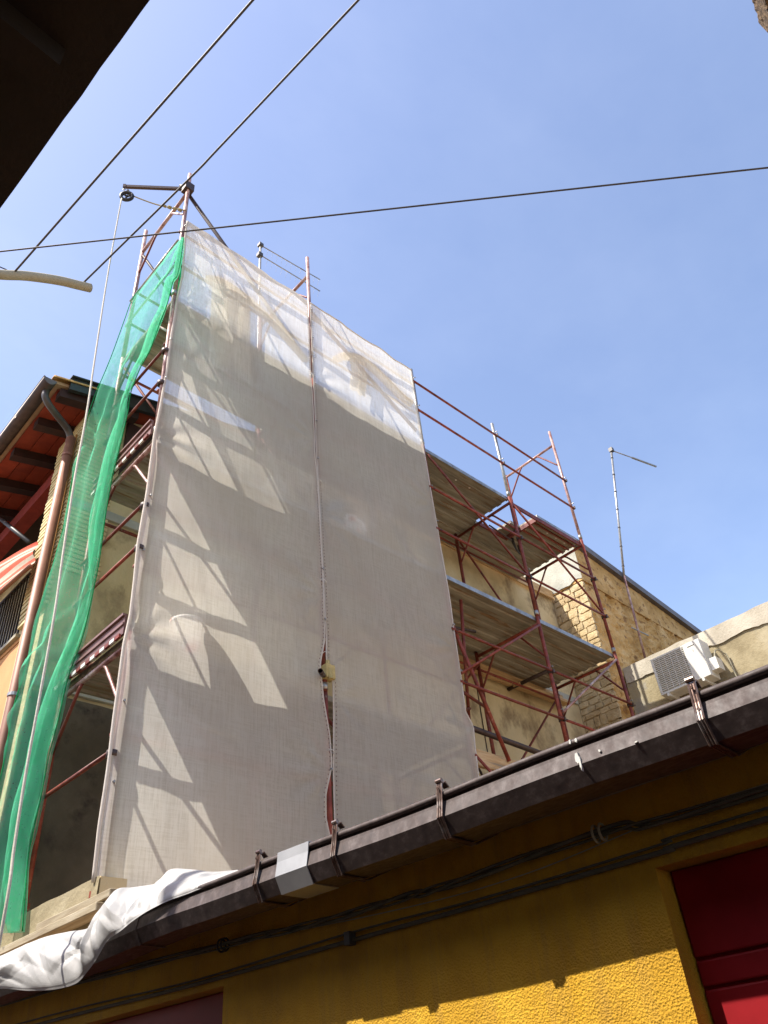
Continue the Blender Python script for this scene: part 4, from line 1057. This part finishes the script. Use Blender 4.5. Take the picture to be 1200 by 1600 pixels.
bevel(tag(obj('timber_plank', box(8.7, 9.9, 5.95, 6.08, 6.40, 6.45), M['wood']), 'short timber plank end poking out below the right end of the middle deck', 'plank', 'loose timber planks on and under the scaffold'))
tag(obj('steel_pipe', tube([(5.9, 5.0, 4.86), (8.6, 5.05, 4.80)], 0.032, 10), M['brownsteel'], None, True), 'brown steel pipe lying level above the timber board right of the mesh', 'pipe')
# putlog ends under the decks
for k, (x, z) in enumerate(((8.75, 6.42), (6.15, 6.45))):
    tag(obj('steel_tube', tube([(x, 5.45, z), (x - 0.02, 6.19, z)], 0.028, 10), M['brownsteel'], None, True), ('dark steel tube end jutting below the right half of the middle deck' if k == 0 else 'dark steel tube below the middle deck next to the mesh edge'), 'tube', 'tube ends below the middle deck')
# coil of cable hung under the top deck
cc_ = onY(805, 845, 5.46)
coil = empty('cable_coil', cc_, 'black coil of cable hanging below the top deck by the fourth upright', 'cable coil')
for k in range(4):
    pts = [cc_ + Vector((0.10 * math.sin(a) * (1 + 0.07 * k), 0.07 * math.sin(a + 0.4 * k) * 0.5, 0.19 * math.cos(a) * (1 + 0.05 * k) - 0.02 * k)) for a in [2 * math.pi * q / 24 for q in range(25)]]
    obj('loop', tube(pts, 0.008, 6), M['cable'], coil, True)

# ================================================================ ANTENNAS
an = empty('tv_antenna', (4.50, 6.6, 8.7), 'grey television antenna with two slanting booms behind the mesh top', 'antenna')
a0, a1 = onY(407, 383, 6.6), onY(500, 437, 6.6)
b0, b1 = onY(406, 398, 6.6), onY(500, 455, 6.6)
obj('mast', tube([(a0.x, 6.6, 8.7), (a0.x, 6.6, a0.z + 0.03)], 0.020, 8), M['galv'], an, True)
bm1 = obj('boom', tube([a0 - (a1 - a0) * 0.03, a1], 0.010, 6), M['galv'], an, True)
bm2 = obj('boom', tube([b0 - (b1 - b0) * 0.03, b1], 0.010, 6), M['galv'], an, True)
for bm_, p, q in ((bm1, a0, a1), (bm2, b0, b1)):
    for k in range(12):
        c = p.lerp(q, 0.12 + 0.86 * k / 11)
        obj('element', tube([c + Vector((0.02, 0.07, 0.10)), c, c + Vector((0.02, 0.07, -0.10))], 0.0016, 4), M['galv'], bm_)
obj('clamp', box(a0.x - 0.04, a0.x + 0.04, 6.56, 6.64, a0.z - 0.04, a0.z + 0.03), M['greypipe'], an)
obj('clamp', box(b0.x - 0.045, b0.x + 0.04, 6.56, 6.64, b0.z - 0.06, b0.z + 0.03), M['greypipe'], an)
am = empty('mast_antenna', (11.7, 5.44, 7.3), 'tall thin mast with one short arm on the ochre stone wall', 'antenna')
mt0 = onX(1008, 1028, 11.7); mt1 = onX(975, 900, 11.9); mt2 = onX(955, 703, 12.1)
obj('mast', tube([mt0, mt1], 0.020, 8), M['tube_pale'], am, True)
obj('mast_top', tube([mt1, mt1.lerp(mt2, 0.5), mt2], 0.022, 8), M['galv'], am, True)
for k in range(7):
    c = mt1.lerp(mt2, (k + 0.5) / 7)
    obj('band', lathe(c, [(0.022, -0.012), (0.027, -0.012), (0.027, 0.012), (0.022, 0.012)], 8), M['greypipe'], am)
be2 = onZ(1025, 729, mt2.z - 0.02)
obj('boom', tube([mt2 + Vector((-0.03, 0, -0.02)), mt2.lerp(be2, 0.45) , mt2.lerp(be2, 0.46), be2], [0.012, 0.012, 0.022, 0.022], 8), M['galv'], am, True)
obj('bracket', join(box(mt2.x - 0.04, mt2.x + 0.04, mt2.y - 0.04, mt2.y + 0.04, mt2.z - 0.05, mt2.z + 0.04)), M['greypipe'], am)
wl = Vector((11.78, 5.44, 7.95))
obj('wall_bracket', tube([Vector((11.55, 5.42, 8.0)), Vector((12.1, 5.42, 8.02))], 0.012, 6), M['galv'], am, True)

# ================================================================ OVERHEAD ARM AND CABLES
arm_pts = [onY(a, b, 4.5) for a, b in ((-60, 421), (0, 429), (40, 431), (90, 438), (120, 445), (141, 450))]
arm = empty('bracket_arm', arm_pts[0], 'curved cream bracket arm holding two cables at the left edge', 'bracket arm')
obj('arm', tube(smooth_path([Vector((-1.2, 4.5, 5.6)), Vector((-0.8, 4.5, 6.1))] + arm_pts, 40), 0.040, 12), M['arm'], arm, True)
obj('post', tube([Vector((-1.2, 4.5, 4.2)), Vector((-1.2, 4.5, 5.65))], 0.045, 10), M['arm'], arm, True)
def wire(pts, r, label, seed=0, twist=False, n=80):
    sm = smooth_path(pts, n)
    if True:
        return tag(obj('overhead_cable', tube(sm, r, 8), M['cable'], None, True), label, 'cable', 'overhead cables')
    t_ = empty('overhead_cable', sm[0], label, 'cable')
    for off in (0, math.pi):
        q = []
        L = 0
        for i, p in enumerate(sm):
            if i: L += (p - sm[i - 1]).length
            a = L * 45 + off
            q.append(p + Vector((math.cos(a) * r * 0.42, 0, math.sin(a) * r * 0.42)))
        obj('strand', tube(q, r * 0.68, 6), M['cable'], t_, True)
    return t_
z1_ = onY(20, 430, 4.5).z; z2_ = onY(130, 443, 4.5).z
s1 = onY(20, 428, 4.5)
e1 = onZ(395, 0, z1_ + 0.02)
wire([s1, s1.lerp(e1, 0.5) + Vector((0, 0, 0.0)), e1, e1 + (e1 - s1).normalized() * 3.5], 0.0085, 'dark cable rising steeply from the cream arm, the left one', n=160)
s2 = onY(130, 442, 4.5); m2_ = onZ(295, 280, z2_); m3_ = onZ(345, 228, z2_); e2 = onZ(560, 0, z2_)
wire([s2, m2_, m3_, e2, e2 + (e2 - m3_).normalized() * 3.5], 0.0085, 'dark cable passing in front of the top of the left upright', n=160)
s3 = onY(0, 393, 3.4); q3 = onX(1200, 262, 3.2)
d3 = (q3 - s3)
wire([s3 - d3 * 0.3, s3, onY(120, 380, (s3 + d3 * 0.12).y) if False else s3.lerp(q3, 0.3), s3.lerp(q3, 0.65), q3, q3 + d3 * 0.5], 0.0052, 'long thin cable crossing the whole sky almost level', n=60)
sp_ = onY(-5, 415, 4.5); wire([sp_ + Vector((-0.5, 0.2, 0.1)), sp_, s1 + Vector((-0.02, 0, 0.0))], 0.005, 'short dark cable ending on the cream arm at the left edge', n=10)

# ================================================================ CAMERA-SIDE EAVES (top left) AND FAR CORNER (top right)
eb = empty('near_building', W(1.0, -0.9, 0), 'dark overhanging roof eaves of the near building in the top left corner', 'building')
ZB = 4.0
ev2 = []
def edgef(c): return 0.293 + 0.004 * noise.noise(Vector((c * 14, 0, 0)))
cs = [-4 + 0.1 * k for k in range(121)]
poly = [W(c, edgef(c), ZB) for c in cs]
vs = poly + [p + Vector((0, 0, 0.05)) - NV * 0.01 for p in poly] + [W(c, -0.85, ZB) for c in cs]
n = len(cs)
fs = [(i, i + 1, n + i + 1, n + i) for i in range(n - 1)] + [(2 * n + i, 2 * n + i + 1, i + 1, i) for i in range(n - 1)]
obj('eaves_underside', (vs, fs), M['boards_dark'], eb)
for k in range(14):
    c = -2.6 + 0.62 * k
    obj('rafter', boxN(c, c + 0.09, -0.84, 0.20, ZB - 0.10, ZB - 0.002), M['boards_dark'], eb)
rpoly = [W(-4, 0.28, ZB + 0.05), W(-4, -4.5, ZB + 1.05), W(-4, -4.5, ZB + 0.9), W(-4, -0.85, ZB + 0.02), W(-4, -0.85, ZB + 0.01), W(-4, 0.28, ZB + 0.012)]
obj('roof', prism(rpoly, CV * 12), M['roofdark'], eb)
obj('wall', boxN(-4, 8, -1.15, -0.86, 0, ZB + 0.0), M['nearwall'], eb)
# far right corner: rough masonry eaves tip of the next building
c1 = onZ(1192, -8, 6.0); c2 = onZ(1207, 42, 6.0)
dirc = (c2 - c1).normalized(); outv = Vector((dirc.y, -dirc.x, 0))
if outv.dot(onZ(1300, 0, 6.0) - c1) < 0: outv = -outv
nb_ = empty('next_building', c1 + outv * 0.6 + Vector((0, 0, -6)), 'rough brown masonry roof corner at the very top right', 'building')
A_ = c1 - dirc * 0.5; B__ = c2 + dirc * 0.1
def nbf(u, v):
    p = A_.lerp(B__, u)
    return p + Vector((0, 0, 0.25 * v)) + outv * (0.012 * noise.noise(Vector((u * 30, v * 8, 0))) )
obj('rough_edge', grid(nbf, 50, 8), M['cornerstone'], nb_)
obj('eaves_slab', prism([A_ + outv * 0.004, B__ + outv * 0.004, B__ + outv * 2.0, A_ + outv * 2.0], Vector((0, 0, 0.25))), M['cornerstone'], nb_)
obj('corner_wall', prism([p - Vector((0, 0, 6)) for p in (A_ + outv * 0.5, B__ - dirc * 0.1 + outv * 0.5, B__ - dirc * 0.1 + outv * 2.0, A_ + outv * 2.0)], Vector((0, 0, 5.998))), M['stone'], nb_)
